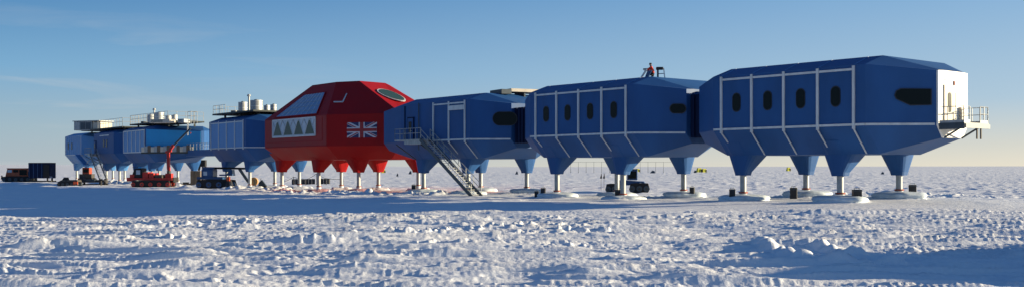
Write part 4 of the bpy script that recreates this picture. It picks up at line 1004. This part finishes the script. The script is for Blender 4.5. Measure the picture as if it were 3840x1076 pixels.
# far things on the plain
def tent(px, Y, w, h, label):
    v = put('yellow_tent', px, Y, 20, label, 'tent', 'yellow tents far out on the snow')
    m = MB(); m.hexa([(-w/2, -w/3, 0), (w/2, -w/3, 0), (w/2, w/3, 0), (-w/2, w/3, 0), (-w*.35, -w/6, h), (w*.35, -w/6, h), (w*.35, w/6, h), (-w*.35, w/6, h)], 'yellow'); m.build('canopy', v)
    m = MB(); m.b2((w*.2, -w/3-.06, 0), (w*.42, -w/3+.3, h*.7), 'grime'); m.build('door_flap', v)
tent(2391, 520, 2.4, 1.6, 'small yellow tent beyond the blue tractor')
tent(2622, 480, 2.6, 2.0, 'yellow tent, left of the close pair between the two big blue modules')
tent(2641, 480, 2.2, 1.7, 'darker yellow tent, right of the close pair between the two big blue modules')
tent(2957, 560, 2.3, 2.0, 'yellow tent seen between the legs of the nearest module')
tent(1438, 480, 2.0, 1.6, 'yellow tent just right of the red module legs')
def figure_dot(px, Y, w, h, label):
    v = put('fuel_cache', px, Y, 0, label, 'cache', 'dark specks of caches on the far snow')
    m = MB(); m.hexa([(-w/2, -w/2, 0), (w/2, -w/2, 0), (w/2, w/2, 0), (-w/2, w/2, 0), (-w*.1, -w*.3, h), (w*.35, -w*.3, h), (w*.35, w*.3, h), (-w*.1, w*.3, h)], 'darksteel'); m.build('heap', v)
    m = MB(); m.tube((0, 0, h), (0, 0, h+.3), .05, 'darksteel', 5); m.build('stake', v)
figure_dot(2447, 420, 2.0, 1.0, 'dark low cache right of the small yellow tent')
figure_dot(2606, 430, 1.2, 1.0, 'dark speck left of the close pair of yellow tents')
figure_dot(1538, 400, 1.2, 1.2, 'dark speck left of the first foot of the staircase module')
figure_dot(1490, 320, .7, .8, 'faint dark speck between the red module and the staircase module')
figure_dot(1937, 360, 1.1, 1.0, 'dark speck left of the paired black crates')
figure_dot(3309, 330, .9, .7, 'dark speck beyond the nearest module right of its front leg')
# line of thin masts
mp = None
for k in range(13):
    px = 2140+k*29; Y = 430
    if mp is None:
        mp = put('aerial_mast', px, Y, 0, 'x', 'mast', 'line of thin masts beneath the worker module')
        m = MB(); m.tube((0, 0, 0), (0, 0, 4.6), .09, 'darksteel', 6, .06); m.build('pole', mp)
        m = MB(); m.tube((0, 0, 4.5), (3.25, 0, 4.5), .04, 'darksteel', 5); m.build('wire', mp)
        o = mp
    else: o = copy_tree(mp); x, y = at(px, Y); o.location = (x, y, gz(x, y))
    o['label'] = 'thin wire mast in the line under the worker module'
# pair of dark pennants on bamboo canes
for k, (px, Y, lb) in enumerate(((2254, 118, 'left dark pennant on a thin cane left of the blue tractor'), (2265, 117, 'right dark pennant on a thin cane left of the blue tractor'))):
    v = put('pennant', px, Y, 0, lb, 'pennant', 'pair of pennants by the blue tractor')
    m = MB(); m.tube((0, 0, 0), (0, 0, 1.9), .02, 'wood', 5); m.build('cane', v)
    m = MB(); m.prism([(-.14, 0, 1.3), (.12, 0, 1.3), (.05, 0, 1.9)], (0, .02, 0), 'crate'); m.build('cloth', v)

# ------------------------------------------------------------------ light, sky, camera
SUN_EL, SUN_AZ = 10.0, 4.0       # azimuth: degrees behind +X
w = bpy.data.worlds.new('World'); scene.world = w; w.use_nodes = True; nt = w.node_tree
bg = nt.nodes['Background']; sky = nt.nodes.new('ShaderNodeTexSky'); sky.sky_type = 'NISHITA'; sky.sun_disc = False
sky.sun_elevation = R(SUN_EL); sky.sun_rotation = R(90-SUN_AZ); sky.altitude = 0; sky.air_density = 1.0; sky.dust_density = .35; sky.ozone_density = 2.0
tc = nt.nodes.new('ShaderNodeTexCoord'); sep = nt.nodes.new('ShaderNodeSeparateXYZ'); nt.links.new(tc.outputs['Generated'], sep.inputs[0])
# cirrus: project direction to a plane, stretch
dv = nt.nodes.new('ShaderNodeMath'); dv.operation = 'MAXIMUM'; dv.inputs[1].default_value = .02; nt.links.new(sep.outputs['Z'], dv.inputs[0])
mp = nt.nodes.new('ShaderNodeMapping'); mp.inputs['Rotation'].default_value = (0, R(13), 0); mp.inputs['Scale'].default_value = (3.2, 3.2, 42)
nt.links.new(tc.outputs['Generated'], mp.inputs[0])
nz = nt.nodes.new('ShaderNodeTexNoise'); nz.inputs['Scale'].default_value = 1.0; nz.inputs['Detail'].default_value = 6; nz.inputs['Roughness'].default_value = .55; nz.inputs['Distortion'].default_value = .6
nt.links.new(mp.outputs[0], nz.inputs['Vector'])
mr = nt.nodes.new('ShaderNodeMapRange'); mr.inputs['From Min'].default_value = .53; mr.inputs['From Max'].default_value = .74; nt.links.new(nz.outputs['Fac'], mr.inputs[0])
mx = nt.nodes.new('ShaderNodeMapRange'); mx.inputs['From Min'].default_value = -.13; mx.inputs['From Max'].default_value = -.42; nt.links.new(sep.outputs['X'], mx.inputs[0])
mz = nt.nodes.new('ShaderNodeMapRange'); mz.inputs['From Min'].default_value = .16; mz.inputs['From Max'].default_value = .09; nt.links.new(sep.outputs['Z'], mz.inputs[0])
mul = nt.nodes.new('ShaderNodeMath'); mul.operation = 'MULTIPLY'; nt.links.new(mr.outputs[0], mul.inputs[0]); nt.links.new(mx.outputs[0], mul.inputs[1])
mul2 = nt.nodes.new('ShaderNodeMath'); mul2.operation = 'MULTIPLY'; nt.links.new(mul.outputs[0], mul2.inputs[0]); nt.links.new(mz.outputs[0], mul2.inputs[1])
mul3 = nt.nodes.new('ShaderNodeMath'); mul3.operation = 'MULTIPLY'; mul3.inputs[1].default_value = .55; nt.links.new(mul2.outputs[0], mul3.inputs[0])
mixc = nt.nodes.new('ShaderNodeMixRGB'); mixc.inputs[2].default_value = (2.9, 3.0, 3.05, 1)
def skyramp(stops):
    r = nt.nodes.new('ShaderNodeValToRGB'); nt.links.new(sep.outputs['Z'], r.inputs[0]); e = r.color_ramp.elements
    while len(e) < len(stops): e.new(.5)
    for k, (p, c) in enumerate(stops): e[k].position = p; e[k].color = (*c, 1)
    return r
# clear polar sky: pale band at the horizon, deep blue overhead, paler towards the sun
rl = skyramp([(0, (.42, .49, .54)), (.035, (.345, .475, .56)), (.09, (.19, .40, .62)), (.16, (.075, .24, .49)), (.4, (.045, .135, .33)), (1, (.030, .085, .24))])
rr = skyramp([(0, (.80, .75, .62)), (.02, (.66, .67, .62)), (.06, (.42, .57, .70)), (.16, (.23, .43, .68)), (.4, (.075, .18, .38)), (1, (.030, .085, .24))])
mxs = nt.nodes.new('ShaderNodeMapRange'); mxs.inputs['From Min'].default_value = -.45; mxs.inputs['From Max'].default_value = .45; nt.links.new(sep.outputs['X'], mxs.inputs[0])
mlr = nt.nodes.new('ShaderNodeMixRGB'); nt.links.new(mxs.outputs[0], mlr.inputs[0]); nt.links.new(rl.outputs[0], mlr.inputs[1]); nt.links.new(rr.outputs[0], mlr.inputs[2])
scl = nt.nodes.new('ShaderNodeVectorMath'); scl.operation = 'SCALE'; scl.inputs['Scale'].default_value = 5.0; nt.links.new(mlr.outputs[0], scl.inputs[0])
mns = nt.nodes.new('ShaderNodeMixRGB'); mns.inputs[0].default_value = .97; nt.links.new(sky.outputs[0], mns.inputs[1]); nt.links.new(scl.outputs[0], mns.inputs[2])
nt.links.new(mul3.outputs[0], mixc.inputs[0]); nt.links.new(mns.outputs[0], mixc.inputs[1]); nt.links.new(mixc.outputs[0], bg.inputs['Color'])
bg.inputs['Strength'].default_value = .10
sd = bpy.data.lights.new('sun', 'SUN'); sd.energy = 5.0; sd.angle = R(.5); sd.color = (1.0, .84, .56)
so = bpy.data.objects.new('sun', sd); COL.objects.link(so)
dirv = Vector((math.cos(R(SUN_AZ))*math.cos(R(SUN_EL)), math.sin(R(SUN_AZ))*math.cos(R(SUN_EL)), math.sin(R(SUN_EL))))
so.rotation_euler = dirv.to_track_quat('Z', 'Y').to_euler(); so.location = dirv*300
cd = bpy.data.cameras.new('camera'); cd.lens = 36; cd.sensor_width = 36; cd.sensor_fit = 'HORIZONTAL'; cd.clip_end = 30000; cd.clip_start = .1
cd.shift_y = (624.5-538)/3840
cam = bpy.data.objects.new('camera', cd); COL.objects.link(cam); cam.location = (0, 0, CAMZ)
cam.rotation_euler = (Matrix.Rotation(R(90), 3, 'X') @ Matrix.Rotation(math.atan(-6/3840.), 3, 'Z')).to_euler()
scene.camera = cam
scene.view_settings.view_transform = 'Standard'; scene.view_settings.look = 'None'; scene.view_settings.gamma = 1; scene.view_settings.exposure = 1.0
